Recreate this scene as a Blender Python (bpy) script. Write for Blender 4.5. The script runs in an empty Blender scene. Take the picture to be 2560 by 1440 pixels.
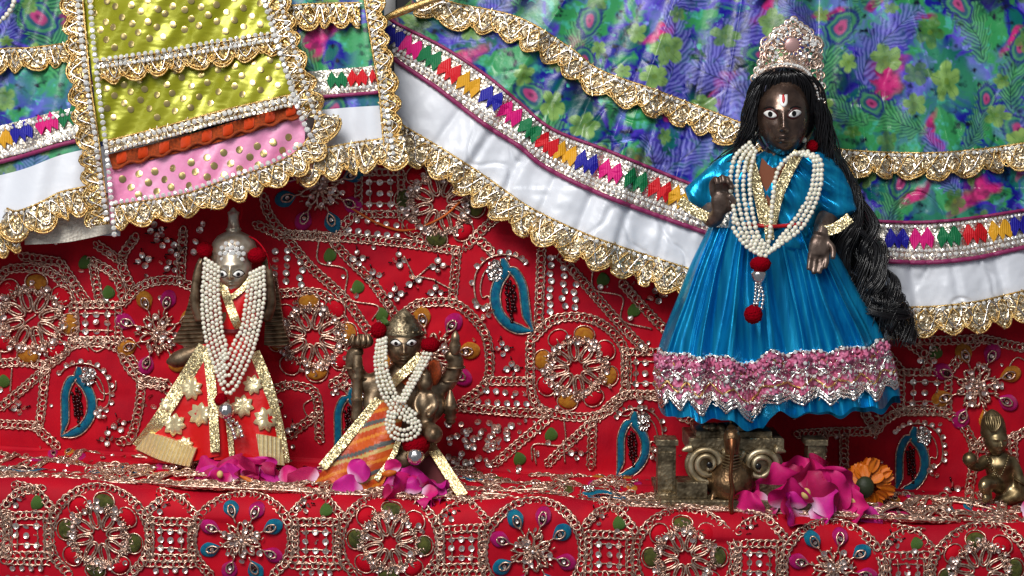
import bpy, math, random
import numpy as np
from mathutils import Vector, Matrix

random.seed(7); RNG = np.random.default_rng(7)
R = math.radians
scene = bpy.context.scene
COL = scene.collection

# ------------------------------------------------------------------ camera
U = 0.00025                 # metres per photo pixel at the ledge edge
F = 4321.0                  # focal length in photo pixels (2560 wide)
PITCH = R(5.0)
DIST = F * U
def ray(u, v):
    u = np.asarray(u, float); v = np.asarray(v, float)
    a = (u - 1280.0) / F; b = (720.0 - v) / F
    return np.stack([a, np.cos(PITCH) + b * np.sin(PITCH), -np.sin(PITCH) + b * np.cos(PITCH)], -1)
CAM = -DIST * ray(1280, 1255)
cam_d = bpy.data.cameras.new('camera'); cam = bpy.data.objects.new('camera', cam_d); COL.objects.link(cam)
cam.location = CAM; cam.rotation_euler = (R(90) - PITCH, 0, 0)
cam_d.sensor_width = 36; cam_d.lens = 36 * F / 2560; cam_d.clip_start = 0.01; cam_d.clip_end = 50
scene.camera = cam

# ------------------------------------------------------------------ light (indoor key lamp plus added fills, no sky)
world = bpy.data.worlds.new('World'); scene.world = world; world.use_nodes = True
bg = world.node_tree.nodes['Background']; bg.inputs[0].default_value = (0.80, 0.88, 1.0, 1); bg.inputs[1].default_value = 0.19
def area(name, loc, target, size, power, col=(1, 1, 1), sy=None):
    d = bpy.data.lights.new(name, 'AREA'); d.energy = power; d.color = col; d.shape = 'RECTANGLE'
    d.size = size; d.size_y = sy or size
    o = bpy.data.objects.new(name, d); COL.objects.link(o); o.location = loc
    o.rotation_euler = (Vector(target) - Vector(loc)).to_track_quat('-Z', 'Y').to_euler()
    return o
area('ceiling_lamp', (-0.38, -0.92, 1.14), (0.0, 0.03, 0.10), 0.52, 21.0, (1.0, 0.97, 0.93))
area('strip_fill', (-0.30, -1.35, 0.88), (0.05, 0.05, 0.1), 1.0, 4.6, (0.92, 0.97, 1.0), 0.07)  # added strip fill from the front, for more glints on the sequins
area('low_fill', (-1.2, -1.3, 0.45), (0.0, 0.05, 0.1), 0.45, 2.2, (0.92, 0.96, 1.0))  # added low frontal fill that brightens the bronze and metal trims
vs = scene.view_settings; vs.view_transform = 'Standard'; vs.look = 'None'; vs.exposure = -0.12; vs.gamma = 1.0
vs.use_curve_mapping = False

# ------------------------------------------------------------------ space helpers
A_SL = 0.046                # the ledge dips a little to the viewer's right
YB = 0.096                  # back riser
ER = 0.014                  # rounding of the ledge edge
def W(u, v, y):
    d = ray(u, v); t = (np.asarray(y, float) - CAM[1]) / d[..., 1]
    return CAM + d * t[..., None]
def KP(y):                  # metres per photo pixel at depth y
    return U * (DIST + (y)) / DIST
def dispw(x, z):
    return 0.0007 * np.sin(x * 41 + z * 23) + 0.0005 * np.sin(x * 19 - z * 61 + 1.3) + 0.0004 * np.sin(x * 97 + 2.0) * np.sin(z * 53) + 0.0034 * (fbm(N2, x * 38 + 20, z * 38 + 20, 3) - .5)
def displ(x, y):
    return 1.25 * (0.0013 * np.sin(y * 160 + 2.2 * np.sin(x * 21)) + 0.0009 * np.sin(y * 310 + x * 35 + 2 * np.sin(x * 47))
            + 0.0007 * np.sin(x * 70 + y * 120)) * np.clip(y / 0.012, 0, 1) * np.clip((YB - y) / 0.012, 0, 1)
def wob(P):                 # the ledge edge sags unevenly
    x, y, z = P[..., 0], P[..., 1], P[..., 2] + A_SL * P[..., 0]
    return (0.0022 * np.sin(x * 17 + 1) + 0.0016 * np.sin(x * 43 + .5)) * np.clip(1 - y / .05, 0, 1) * np.clip(1 - (-z) / .045, 0, 1) * (y < .06) * (z < .02)
def S(r, g, b):
    f = lambda c: (c / 255 / 12.92) if c / 255 <= 0.04045 else ((c / 255 + 0.055) / 1.055) ** 2.4
    return (f(r), f(g), f(b), 1.0)

class Frame:
    def __init__(s, u, v, rot=0.0, sc=1.0):
        d = ray(u, v); t = -(CAM[2] + A_SL * CAM[0]) / (d[2] + A_SL * d[0])
        y = CAM[1] + t * d[1] if t > 0 else 9.0
        if y > YB: s.kind = 'wall'; o = W(u, v, YB); ex, ez, n = (1, 0, 0), (0, 0, 1), (0, -1, 0)
        elif y < 0.0:
            s.kind = 'front'; o = W(u, v, -ER); ex, ez, n = (1, 0, -A_SL), (0, 0, 1), (0, -1, 0)
            if o[2] + A_SL * o[0] > -ER:            # on the rolled edge: unroll to the flat drop
                al = np.linspace(0, math.pi / 2, 40); yy = -ER * np.cos(al); q = W(np.full(40, float(u)), np.full(40, float(v)), yy); zz = q[:, 2] + A_SL * q[:, 0] - (-ER + ER * np.sin(al))
                k = int(np.argmin(np.abs(zz))); o = np.array([q[k, 0], -ER, -ER + al[k] * ER - A_SL * q[k, 0]])
        else: s.kind = 'ledge'; o = CAM + d * t; ex, ez, n = (1, 0, -A_SL), (0, 1, 0), (0, 0, 1)
        s.o = np.array(o, float); s.n = np.array(n, float)
        ex = np.array(ex, float); ez = np.array(ez, float)
        c, q = math.cos(rot), math.sin(rot)
        s.ex, s.ez = c * ex + q * ez, -q * ex + c * ez
        s.k = KP(s.o[1]) * sc
    def conform(s, P):
        if s.kind == 'ledge': P[..., 2] += displ(P[..., 0], P[..., 1])
        elif s.kind == 'wall': P[..., 1] -= dispw(P[..., 0], P[..., 2])
        else:
            h = -(P[..., 1] + ER); zr = P[..., 2] + A_SL * P[..., 0]; t = np.clip(zr + ER, 0, None); al = np.clip(t / ER, 0, math.pi / 2); ex_ = np.clip(t - ER * math.pi / 2, 0, None)
            ys = -ER * np.cos(al) + ex_; zs = np.where(zr > -ER, -ER + ER * np.sin(al), zr)
            P[..., 1] = ys - np.cos(al) * h - dispw(P[..., 0], zs) * np.cos(al); P[..., 2] = zs + np.sin(al) * h - A_SL * P[..., 0] + np.where(ex_ > 0, displ(P[..., 0], np.clip(ys, 0, 1)), 0)
        P[..., 2] += wob(P)
        return P
    def __call__(s, x, y, h=0.0):
        x = np.asarray(x, float); y = np.asarray(y, float); h = np.asarray(h, float) + 0 * x
        P = s.o + (x[..., None] * s.ex + y[..., None] * s.ez + h[..., None] * s.n) * s.k
        return s.conform(P)

def surf(u, v, h=0.0):      # a point on the draped cloth under photo pixel (u, v), h pixels proud
    f = Frame(u, v); return f(0.0, 0.0, h), f.n

def catmull(pts, n, closed=False):
    p = np.asarray(pts, float)
    if len(p) < 3 and not closed:
        t = np.linspace(0, 1, n)[:, None]; return p[0] * (1 - t) + p[-1] * t
    if closed: q = np.vstack([p[-1], p, p[0], p[1]]); m = len(p)
    else: q = np.vstack([2 * p[0] - p[1], p, 2 * p[-1] - p[-2]]); m = len(p) - 1
    out = np.linspace(0, m, n, endpoint=not closed); i = np.minimum(out.astype(int), m - 1); t = (out - i)[:, None]
    a, b, c, d = q[i], q[i + 1], q[i + 2], q[i + 3]
    return 0.5 * (2 * b + (c - a) * t + (2 * a - 5 * b + 4 * c - d) * t * t + (3 * b - a - 3 * c + d) * t ** 3)
def resample(p, step=None, n=None, closed=False):
    p = np.asarray(p, float)
    if closed: p = np.vstack([p, p[:1]])
    s = np.concatenate([[0], np.cumsum(np.linalg.norm(np.diff(p, axis=0), axis=1))])
    if n is None: n = max(2, int(round(s[-1] / step)) + 1)
    q = np.linspace(0, s[-1], n)
    r = np.stack([np.interp(q, s, p[:, k]) for k in range(p.shape[1])], 1)
    return r[:-1] if closed else r
def curve_px(pts, step=8.0):
    return resample(catmull(pts, 24 * len(pts)), step)

# ------------------------------------------------------------------ mesh helpers
class MB:
    def __init__(s): s.V = []; s.F = {}; s.C = []; s.n = 0
    def add(s, v, f, col=None):
        v = np.asarray(v, float).reshape(-1, 3)
        fl = f if isinstance(f, list) and f and isinstance(f[0], np.ndarray) else [f]
        for a in fl:
            a = np.asarray(a, int)
            if a.size: s.F.setdefault(a.shape[1], []).append(a + s.n)
        s.V.append(v); s.n += len(v)
        c = np.ones((len(v), 4))
        if col is not None: c[:, :3] = np.asarray(col, float).reshape(-1, np.asarray(col).shape[-1])[:, :3]
        s.C.append(c)
        return s
    def inst(s, tmpl, M, T, col=None):      # many copies: M (n,3,3), T (n,3)
        tv, tf = tmpl; n = len(T)
        if n == 0: return s
        v = np.einsum('nij,vj->nvi', M, tv) + T[:, None, :]
        off = (np.arange(n) * len(tv))[:, None, None]
        fl = [(a[None] + off).reshape(-1, a.shape[1]) for a in (tf if isinstance(tf, list) else [tf])]
        c = None if col is None else np.repeat(np.asarray(col, float)[:, None, :3], len(tv), 1).reshape(-1, 3)
        return s.add(v.reshape(-1, 3), fl, c)
    def mesh(s, name, origin=(0, 0, 0), smooth=True, color=False):
        me = bpy.data.meshes.new(name)
        if not s.n: return me
        V = np.vstack(s.V) - np.asarray(origin, float)
        li, ls = [], []; st = 0
        for k, L in s.F.items():
            a = np.vstack(L); li.append(a.ravel()); ls.append(st + np.arange(len(a)) * k); st += a.size
        li = np.concatenate(li); ls = np.concatenate(ls)
        me.vertices.add(len(V)); me.vertices.foreach_set('co', V.ravel().astype(np.float32))
        me.loops.add(len(li)); me.loops.foreach_set('vertex_index', li.astype(np.int32))
        me.polygons.add(len(ls)); me.polygons.foreach_set('loop_start', ls.astype(np.int32))
        me.update(calc_edges=True); me.validate()
        me.polygons.foreach_set('use_smooth', np.full(len(me.polygons), smooth))
        if color:
            at = me.color_attributes.new('Col', 'FLOAT_COLOR', 'POINT')
            at.data.foreach_set('color', np.vstack(s.C).astype(np.float32).ravel())
        me.update(); return me

ORG = {}
def tag(o, label=None, cat=None, group=None, kind=None):
    if label: o['label'] = label
    if cat: o['category'] = cat
    if group: o['group'] = group
    if kind: o['kind'] = kind
    return o
def root(name, loc, label, cat, group=None, kind=None):
    o = bpy.data.objects.new(name, None); COL.objects.link(o); o.location = [float(c) for c in loc]; o.empty_display_size = 0.01
    ORG[o] = np.asarray(loc, float); return tag(o, label, cat, group, kind)
def obj(name, mb, mat, parent=None, smooth=True, color=False, label=None, kind=None, loc=None):
    org = ORG[parent] if parent is not None else (np.asarray(loc, float) if loc is not None else np.zeros(3))
    me = mb.mesh(name, org, smooth, color); me.materials.append(mat)
    o = bpy.data.objects.new(name, me); COL.objects.link(o); ORG[o] = org
    if parent is not None: o.parent = parent
    else: o.location = org
    if label: o['label'] = label
    if kind: o['kind'] = kind
    return o
def piece(name, me, parent, P, M=None, sc=1.0):     # a shared-mesh piece at world point P
    o = bpy.data.objects.new(name, me); COL.objects.link(o); o.parent = parent
    m = Matrix.Identity(4) if M is None else Matrix([list(map(float, r)) for r in M]).to_4x4()
    loc = [float(c) for c in (np.asarray(P) - ORG[parent])]
    o.matrix_basis = Matrix.Translation(loc) @ m @ Matrix.Diagonal((sc, sc, sc, 1))
    return o

def grid_faces(nr, nc, wrap=False):
    i = np.arange(nr - 1)[:, None]; j = np.arange(nc if wrap else nc - 1)[None]
    jn = (j + 1) % nc
    return np.stack([i * nc + j, i * nc + jn, (i + 1) * nc + jn, (i + 1) * nc + j], -1).reshape(-1, 4)
def tube(P, r, n=6, cap=True, flat=1.0, ref=(0, -1, 0)):
    P = np.asarray(P, float); m = len(P); r = np.broadcast_to(np.asarray(r, float), (m,))
    T = np.gradient(P, axis=0); T /= np.linalg.norm(T, axis=1)[:, None] + 1e-12
    N = np.zeros_like(P); a = np.asarray(ref, float)
    for i in range(m):
        a = a - T[i] * (a @ T[i])
        if np.linalg.norm(a) < 1e-6: a = np.cross(T[i], (0.3, 0.5, 0.8))
        a = a / np.linalg.norm(a); N[i] = a
    B = np.cross(T, N)
    th = np.arange(n) / n * 2 * math.pi
    V = P[:, None] + r[:, None, None] * (np.cos(th)[None, :, None] * N[:, None] * flat + np.sin(th)[None, :, None] * B[:, None])
    f = [grid_faces(m, n, True)]
    V = V.reshape(-1, 3)
    if cap:
        V = np.vstack([V, P[0] - T[0] * r[0] * .5, P[-1] + T[-1] * r[-1] * .5]); a0, a1 = m * n, m * n + 1
        j = np.arange(n); jn = (j + 1) % n
        f.append(np.vstack([np.stack([jn, j, 0 * j + a0], 1), np.stack([(m - 1) * n + j, (m - 1) * n + jn, 0 * j + a1], 1)]))
    return V, f
def torus_t(a, b, r, n=12, m=5):
    t = np.arange(n) / n * 2 * math.pi; p = np.arange(m) / m * 2 * math.pi
    c = np.stack([a * np.cos(t), b * np.sin(t), 0 * t], 1); nn = np.stack([np.cos(t) * b, np.sin(t) * a, 0 * t], 1)
    nn /= np.linalg.norm(nn, axis=1)[:, None]
    V = c[:, None] + r * (np.cos(p)[None, :, None] * nn[:, None] + np.sin(p)[None, :, None] * np.array([0, 0, 1.0]))
    i = np.arange(n)[:, None]; j = np.arange(m)[None]; i2 = (i + 1) % n; j2 = (j + 1) % m
    return V.reshape(-1, 3), np.stack([i * m + j, i2 * m + j, i2 * m + j2, i * m + j2], -1).reshape(-1, 4)
def sphere_t(n=10, m=7, rx=1, ry=1, rz=1):
    la = np.linspace(-math.pi / 2, math.pi / 2, m); lo = np.arange(n) / n * 2 * math.pi
    V = np.stack([np.cos(la)[:, None] * np.cos(lo) * rx, np.cos(la)[:, None] * np.sin(lo) * ry, np.sin(la)[:, None] + 0 * lo], -1)
    V[..., 2] *= rz
    return V.reshape(-1, 3), grid_faces(m, n, True)
def box_t(x, y, z):
    V = np.array([[i, j, k] for i in (-1, 1) for j in (-1, 1) for k in (-1, 1)], float) * (x / 2, y / 2, z / 2)
    return V, np.array([[0, 1, 3, 2], [4, 6, 7, 5], [0, 4, 5, 1], [2, 3, 7, 6], [0, 2, 6, 4], [1, 5, 7, 3]])
def sequin_t(n=12):
    t = np.arange(n) / n * 2 * math.pi
    V = np.vstack([np.stack([np.cos(t), np.sin(t), 0 * t + .30], 1), np.stack([.62 * np.cos(t), .62 * np.sin(t), 0 * t + .05], 1), np.stack([.2 * np.cos(t), .2 * np.sin(t), 0 * t], 1)])
    return V, grid_faces(3, n, True)
def stone_t(n=8):           # faceted rhinestone: girdle, crown, table
    t = np.arange(n) / n * 2 * math.pi
    V = np.vstack([np.stack([np.cos(t), np.sin(t), 0 * t], 1), np.stack([.62 * np.cos(t + .39), .62 * np.sin(t + .39), 0 * t + .42], 1)])
    return V, [grid_faces(2, n, True), (n + np.arange(n))[None]]
def plate(mb, F, xy, h0, dome=0.0, base=0.0, rings=4, col=None):
    """a padded applique: outline xy (local px) raised h0, domed toward its middle"""
    xy = np.asarray(xy, float); c = xy.mean(0); n = len(xy)
    V = [F(xy[:, 0], xy[:, 1], np.full(n, base))]
    for q in range(rings):
        s = 1 - q / rings; hh = h0 + dome * (1 - s * s)
        p = c + (xy - c) * (s * 0.97 if q == 0 else s)
        V.append(F(p[:, 0], p[:, 1], np.full(n, hh)))
    V.append(F(np.array([c[0]]), np.array([c[1]]), np.array([h0 + dome])))
    V = np.vstack(V); j = np.arange(n); t = (rings) * n
    mb.add(V, [grid_faces(rings + 1, n, True), np.stack([t + j, t + (j + 1) % n, 0 * j + t + n], 1)], col)
def basis(t, n):
    t = t / (np.linalg.norm(t, axis=-1, keepdims=True) + 1e-12)
    n = n - t * np.sum(n * t, -1, keepdims=True); n = n / (np.linalg.norm(n, axis=-1, keepdims=True) + 1e-12)
    return np.stack([t, np.cross(n, t), n], -1)     # columns: tangent, side, normal
def rot_axis(ax, ang):
    return np.array(Matrix.Rotation(ang, 3, Vector(ax)))
def tilt_m(n, ang, rng=RNG):                        # a frame about normal n, tipped by about ang
    n = np.asarray(n, float) + rng.normal(0, ang, 3); n /= np.linalg.norm(n)
    a = rng.normal(0, 1, 3); return basis(a - n * (a @ n), n)

# remeshed continuous body from overlapping pieces
def remesh(mb, voxel, smooth_it=6, name='body', origin=(0, 0, 0)):
    me = mb.mesh(name); o = bpy.data.objects.new('tmp', me); COL.objects.link(o)
    m = o.modifiers.new('r', 'REMESH'); m.mode = 'VOXEL'; m.voxel_size = voxel; m.use_smooth_shade = True
    s = o.modifiers.new('s', 'SMOOTH'); s.factor = 0.5; s.iterations = smooth_it
    dg = bpy.context.evaluated_depsgraph_get(); dg.update()
    out = bpy.data.meshes.new_from_object(o.evaluated_get(dg)); out.name = name
    bpy.data.objects.remove(o); bpy.data.meshes.remove(me)
    out.polygons.foreach_set('use_smooth', np.ones(len(out.polygons), bool))
    c = np.zeros(len(out.vertices) * 3); out.vertices.foreach_get('co', c)
    return out, c.reshape(-1, 3)
def obj_body(name, mb, voxel, mat, parent, smooth_it=6, fn=None, label=None):
    me, c = remesh(mb, voxel, smooth_it, name)
    if fn is not None: c = fn(c)
    me.vertices.foreach_set('co', (c - ORG[parent]).ravel()); me.update()
    me.materials.clear(); me.materials.append(mat)
    o = bpy.data.objects.new(name, me); COL.objects.link(o); o.parent = parent; ORG[o] = ORG[parent]
    if label: o['label'] = label
    return o
def limb(mb, pts, n=14, seg=6, flat=1.0, ref=(0, -1, 0)):       # pts: (u, v, y, r_px)
    p = np.asarray(pts, float); q = catmull(p, seg * (len(p) - 1) + 1)
    P = W(q[:, 0], q[:, 1], q[:, 2]); r = np.maximum(q[:, 3], 0.4) * KP(q[:, 2])
    V, f = tube(P, r, n, True, flat, ref); mb.add(V, f)
def ball(mb, u, v, y, rx, rz=None, ry=None, n=16, rot=0.0):
    k = float(KP(y)); rz = rx if rz is None else rz; ry = rx if ry is None else ry
    V, f = sphere_t(n, max(8, n // 2 + 2), rx * k, ry * k, rz * k)
    if rot: V = V @ np.array(Matrix.Rotation(rot, 3, 'Y')).T
    mb.add(V + W(u, v, y), f)
def lathe(mb, u, v, y, prof, n=20, flat=1.0, tilt=0.0):         # prof: (dz_px up, r_px)
    k = float(KP(y)); p = np.asarray(prof, float) * k; t = np.arange(n) / n * 2 * math.pi
    V = np.stack([p[:, 1][:, None] * np.cos(t), flat * p[:, 1][:, None] * np.sin(t), p[:, 0][:, None] + 0 * t], -1).reshape(-1, 3)
    if tilt: V = V @ np.array(Matrix.Rotation(tilt, 3, 'Y')).T
    mb.add(V + W(u, v, y), grid_faces(len(p), n, True))

# smooth value noise
class Noise:
    def __init__(s, seed): s.g = np.random.default_rng(seed).random((64, 64))
    def __call__(s, x, y):
        x = np.asarray(x, float); y = np.asarray(y, float)
        xi = np.floor(x).astype(int); yi = np.floor(y).astype(int); fx = x - xi; fy = y - yi
        fx = fx * fx * (3 - 2 * fx); fy = fy * fy * (3 - 2 * fy); g = s.g
        a = g[xi % 64, yi % 64]; b = g[(xi + 1) % 64, yi % 64]; c = g[xi % 64, (yi + 1) % 64]; d = g[(xi + 1) % 64, (yi + 1) % 64]
        return (a * (1 - fx) + b * fx) * (1 - fy) + (c * (1 - fx) + d * fx) * fy
N1, N2, N3, N4 = Noise(1), Noise(2), Noise(3), Noise(4)
def fbm(n, x, y, o=3):
    r = 0; a = .5
    for i in range(o): r = r + a * n(x * 2 ** i + 7.3 * i, y * 2 ** i + 3.1 * i); a *= .5
    return r / (1 - .5 ** o)

# ------------------------------------------------------------------ materials
def mat(name, col=None, rough=.5, metal=0.0, attr=False, bump=None, vary=None, spec=None, sheen=0.0, coat=0.0, sss=0.0, aniso=0.0,
        obj_var=0.0, rvary=None, trans=0.0):
    m = bpy.data.materials.new(name); m.use_nodes = True; nt = m.node_tree; b = nt.nodes['Principled BSDF']
    L = nt.links.new; N = nt.nodes.new
    b.inputs['Roughness'].default_value = rough; b.inputs['Metallic'].default_value = metal
    if spec is not None: b.inputs['Specular IOR Level'].default_value = spec
    if sheen: b.inputs['Sheen Weight'].default_value = sheen; b.inputs['Sheen Roughness'].default_value = .4
    if coat: b.inputs['Coat Weight'].default_value = coat; b.inputs['Coat Roughness'].default_value = .12
    if sss: b.inputs['Subsurface Weight'].default_value = sss; b.inputs['Subsurface Scale'].default_value = .002
    if aniso: b.inputs['Anisotropic'].default_value = aniso
    tc = N('ShaderNodeTexCoord'); src = None
    if attr:
        a = N('ShaderNodeAttribute'); a.attribute_name = 'Col'; src = a.outputs['Color']
    elif col is not None:
        b.inputs['Base Color'].default_value = col
        rgb = N('ShaderNodeRGB'); rgb.outputs[0].default_value = col; src = rgb.outputs[0]
    if vary:                # (scale, amount or second colour, stretch)
        sc, amt = vary[0], vary[1]
        nz = N('ShaderNodeTexNoise'); nz.inputs['Scale'].default_value = sc; nz.inputs['Detail'].default_value = 4
        mp = N('ShaderNodeMapping'); mp.inputs['Scale'].default_value = vary[2] if len(vary) > 2 else (1, 1, 1)
        L(tc.outputs['Object'], mp.inputs[0]); L(mp.outputs[0], nz.inputs['Vector'])
        rp = N('ShaderNodeValToRGB'); rp.color_ramp.elements[0].position = .36; rp.color_ramp.elements[1].position = .64
        L(nz.outputs['Fac'], rp.inputs[0])
        mx = N('ShaderNodeMix'); mx.data_type = 'RGBA'; L(rp.outputs[0], mx.inputs['Factor']); L(src, mx.inputs[6])
        if isinstance(amt, tuple): mx.inputs[7].default_value = amt
        else:
            hs = N('ShaderNodeHueSaturation'); hs.inputs['Value'].default_value = amt; L(src, hs.inputs['Color']); L(hs.outputs[0], mx.inputs[7])
        src = mx.outputs[2]
    if obj_var:
        oi = N('ShaderNodeObjectInfo'); mr = N('ShaderNodeMapRange'); mr.inputs[3].default_value = 1 - obj_var; mr.inputs[4].default_value = 1 + obj_var
        L(oi.outputs['Random'], mr.inputs[0]); hs = N('ShaderNodeHueSaturation'); L(mr.outputs[0], hs.inputs['Value']); L(src, hs.inputs['Color']); src = hs.outputs[0]
    if src is not None: L(src, b.inputs['Base Color'])
    if rvary:
        nz = N('ShaderNodeTexNoise'); nz.inputs['Scale'].default_value = rvary[0]; nz.inputs['Detail'].default_value = 3
        L(tc.outputs['Object'], nz.inputs['Vector']); mr = N('ShaderNodeMapRange'); mr.inputs[1].default_value = .3; mr.inputs[2].default_value = .7
        mr.inputs[3].default_value = rvary[1]; mr.inputs[4].default_value = rvary[2]; L(nz.outputs['Fac'], mr.inputs[0]); L(mr.outputs[0], b.inputs['Roughness'])
    if bump:                # list of (kind, scale, strength, distance, stretch)
        prev = None
        for bk in (bump if isinstance(bump, list) else [bump]):
            kind, sc, st, di = bk[:4]; stretch = bk[4] if len(bk) > 4 else (1, 1, 1)
            mp = N('ShaderNodeMapping'); mp.inputs['Scale'].default_value = stretch; L(tc.outputs['Object'], mp.inputs[0])
            if kind == 'noise': t = N('ShaderNodeTexNoise'); t.inputs['Detail'].default_value = 3; out = 'Fac'
            elif kind == 'wave': t = N('ShaderNodeTexWave'); t.inputs['Distortion'].default_value = 1.0; out = 'Fac'
            else: t = N('ShaderNodeTexVoronoi'); out = 'Distance'
            t.inputs['Scale'].default_value = sc; L(mp.outputs[0], t.inputs['Vector'])
            bp = N('ShaderNodeBump'); bp.inputs['Strength'].default_value = st; bp.inputs['Distance'].default_value = di
            L(t.outputs[out], bp.inputs['Height'])
            if prev is not None: L(prev, bp.inputs['Normal'])
            prev = bp.outputs[0]
        L(prev, b.inputs['Normal'])
    return m
def glitter(name, c1, c2, scale, metal=1.0, rough=.25, tilt=.55):
    """lurex / gota fabric: every tiny cell reflects in its own direction"""
    m = bpy.data.materials.new(name); m.use_nodes = True; nt = m.node_tree; b = nt.nodes['Principled BSDF']; L = nt.links.new; N = nt.nodes.new
    tc = N('ShaderNodeTexCoord'); vo = N('ShaderNodeTexVoronoi'); vo.inputs['Scale'].default_value = scale; L(tc.outputs['Object'], vo.inputs['Vector'])
    ge = N('ShaderNodeNewGeometry')
    sb = N('ShaderNodeVectorMath'); sb.operation = 'SUBTRACT'; L(vo.outputs['Color'], sb.inputs[0]); sb.inputs[1].default_value = (.5, .5, .5)
    sl = N('ShaderNodeVectorMath'); sl.operation = 'SCALE'; L(sb.outputs[0], sl.inputs[0]); sl.inputs['Scale'].default_value = tilt * 2
    ad = N('ShaderNodeVectorMath'); L(ge.outputs['Normal'], ad.inputs[0]); L(sl.outputs[0], ad.inputs[1])
    nn = N('ShaderNodeVectorMath'); nn.operation = 'NORMALIZE'; L(ad.outputs[0], nn.inputs[0]); L(nn.outputs[0], b.inputs['Normal'])
    sp = N('ShaderNodeSeparateColor'); L(vo.outputs['Color'], sp.inputs[0])
    mx = N('ShaderNodeMix'); mx.data_type = 'RGBA'; mx.inputs[6].default_value = c1; mx.inputs[7].default_value = c2; L(sp.outputs[0], mx.inputs['Factor'])
    L(mx.outputs[2], b.inputs['Base Color']); b.inputs['Metallic'].default_value = metal; b.inputs['Roughness'].default_value = rough
    return m

M = {}
M['red'] = mat('red_cloth', S(192, 2, 29), .7, spec=.2, vary=(38, S(166, 1, 30)), bump=[('noise', 1500, .25, .0004), ('noise', 90, .35, .003, (1, 1, .35))])
M['braid'] = mat('braid_metal', S(236, 206, 186), .36, .88, vary=(600, S(178, 138, 118)), rvary=(500, .2, .5))
M['sequin'] = mat('sequin', S(252, 236, 226), .28, .9, obj_var=.18)
M['sequin_m'] = mat('sequin_mass', S(252, 236, 226), .28, .9, vary=(420, S(206, 170, 160)))
M['champbead'] = mat('champagne_beads', S(252, 238, 212), .3, .8, vary=(500, S(220, 192, 142)))
M['silver'] = mat('silver_beads', S(232, 226, 222), .2, 1.0, rvary=(700, .1, .35))
M['goldcord'] = mat('gold_cord', S(240, 208, 142), .36, .95, vary=(500, S(190, 146, 80)), bump=('noise', 2400, .6, .0006))
M['champ'] = glitter('champagne_gota', S(250, 240, 216), S(214, 184, 128), 900, rough=.36, tilt=.5)
M['goldgl'] = glitter('gold_gota', S(244, 220, 150), S(184, 140, 66), 900, rough=.34, tilt=.5)
M['silvgl'] = glitter('silver_gota', S(254, 248, 238), S(232, 218, 196), 1100, rough=.42, tilt=.36)
M['stone'] = mat('rhinestone', S(250, 248, 244), .12, .45)
M['white'] = mat('white_satin', S(222, 225, 233), .36, spec=.6, bump=[('noise', 60, .15, .004), ('noise', 2200, .08, .0003)])
M['lacewhite'] = mat('white_lace', S(222, 214, 200), .6, bump=('voronoi', 500, .8, .0012))
M['floral'] = mat('printed_satin', attr=True, rough=.30, spec=.36, bump=[('noise', 70, .22, .004), ('noise', 2000, .08, .0003)])
M['lime'] = mat('lime_foil_satin', S(148, 150, 22), .33, metal=.3, vary=(30, S(166, 166, 44)), bump=[('noise', 26, .4, .008, (1, 1, 2.2)), ('noise', 110, .12, .002)])
M['pink'] = mat('pink_satin', S(226, 132, 176), .36, vary=(26, S(232, 160, 196)), bump=[('noise', 60, .35, .005)])
M['dot'] = mat('gold_foil_dot', S(228, 202, 134), .28, .9, obj_var=.2)
M['orange'] = mat('orange_braid', S(204, 82, 26), .6, vary=(700, S(160, 70, 30)), bump=('wave', 700, .7, .001))
M['tab'] = mat('orange_tab', S(226, 70, 14), .5, bump=('wave', 900, .6, .0008))
for k, c in dict(zblue=(28, 26, 150), zpink=(214, 20, 120), zgreen=(14, 112, 66), zred=(208, 20, 34), zyellow=(220, 160, 34)).items():
    M[k] = mat(k + '_thread', S(*c), .5, bump=('wave', 1100, .4, .0006, (.2, .2, 1)), spec=.3)
M['purple'] = mat('purple_piping', S(142, 38, 92), .5, bump=('noise', 1500, .4, .0008))
M['mustard'] = mat('mustard_thread', S(228, 152, 44), .55, vary=(420, S(200, 116, 30)), bump=('wave', 600, .7, .0012))
M['olive'] = mat('olive_thread', S(108, 110, 46), .5, vary=(300, S(70, 74, 32)), bump=('wave', 600, .7, .0012))
M['teal'] = mat('teal_thread', S(14, 142, 170), .45, vary=(300, S(8, 104, 150)), bump=('wave', 700, .7, .0012))
M['magenta'] = mat('magenta_thread', S(200, 10, 122), .5, vary=(260, S(176, 4, 90)), bump=('wave', 700, .6, .001))
M['leaf'] = mat('green_leaf_thread', S(78, 112, 44), .5, bump=('wave', 700, .6, .001))
M['darkbead'] = mat('dark_beads', S(60, 22, 26), .15, .6)
M['padred'] = mat('padded_red', S(188, 2, 28), .75, spec=.15, bump=('noise', 900, .4, .0006))
# ================================================================== setting: dark recess behind the skirts
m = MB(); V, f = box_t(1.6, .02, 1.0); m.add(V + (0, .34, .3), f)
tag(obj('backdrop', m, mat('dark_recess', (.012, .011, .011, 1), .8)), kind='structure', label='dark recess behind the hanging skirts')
m = MB(); V, f = box_t(1.5, .20, .08); m.add(V + (0, .235, W(1280, 330, .13)[2] - .04), f)
tag(obj('upper_step', m, mat('step_stone', (.10, .085, .075, 1), .7, bump=('noise', 90, .4, .003))), kind='structure', label='stone step under the hanging skirts')

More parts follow.
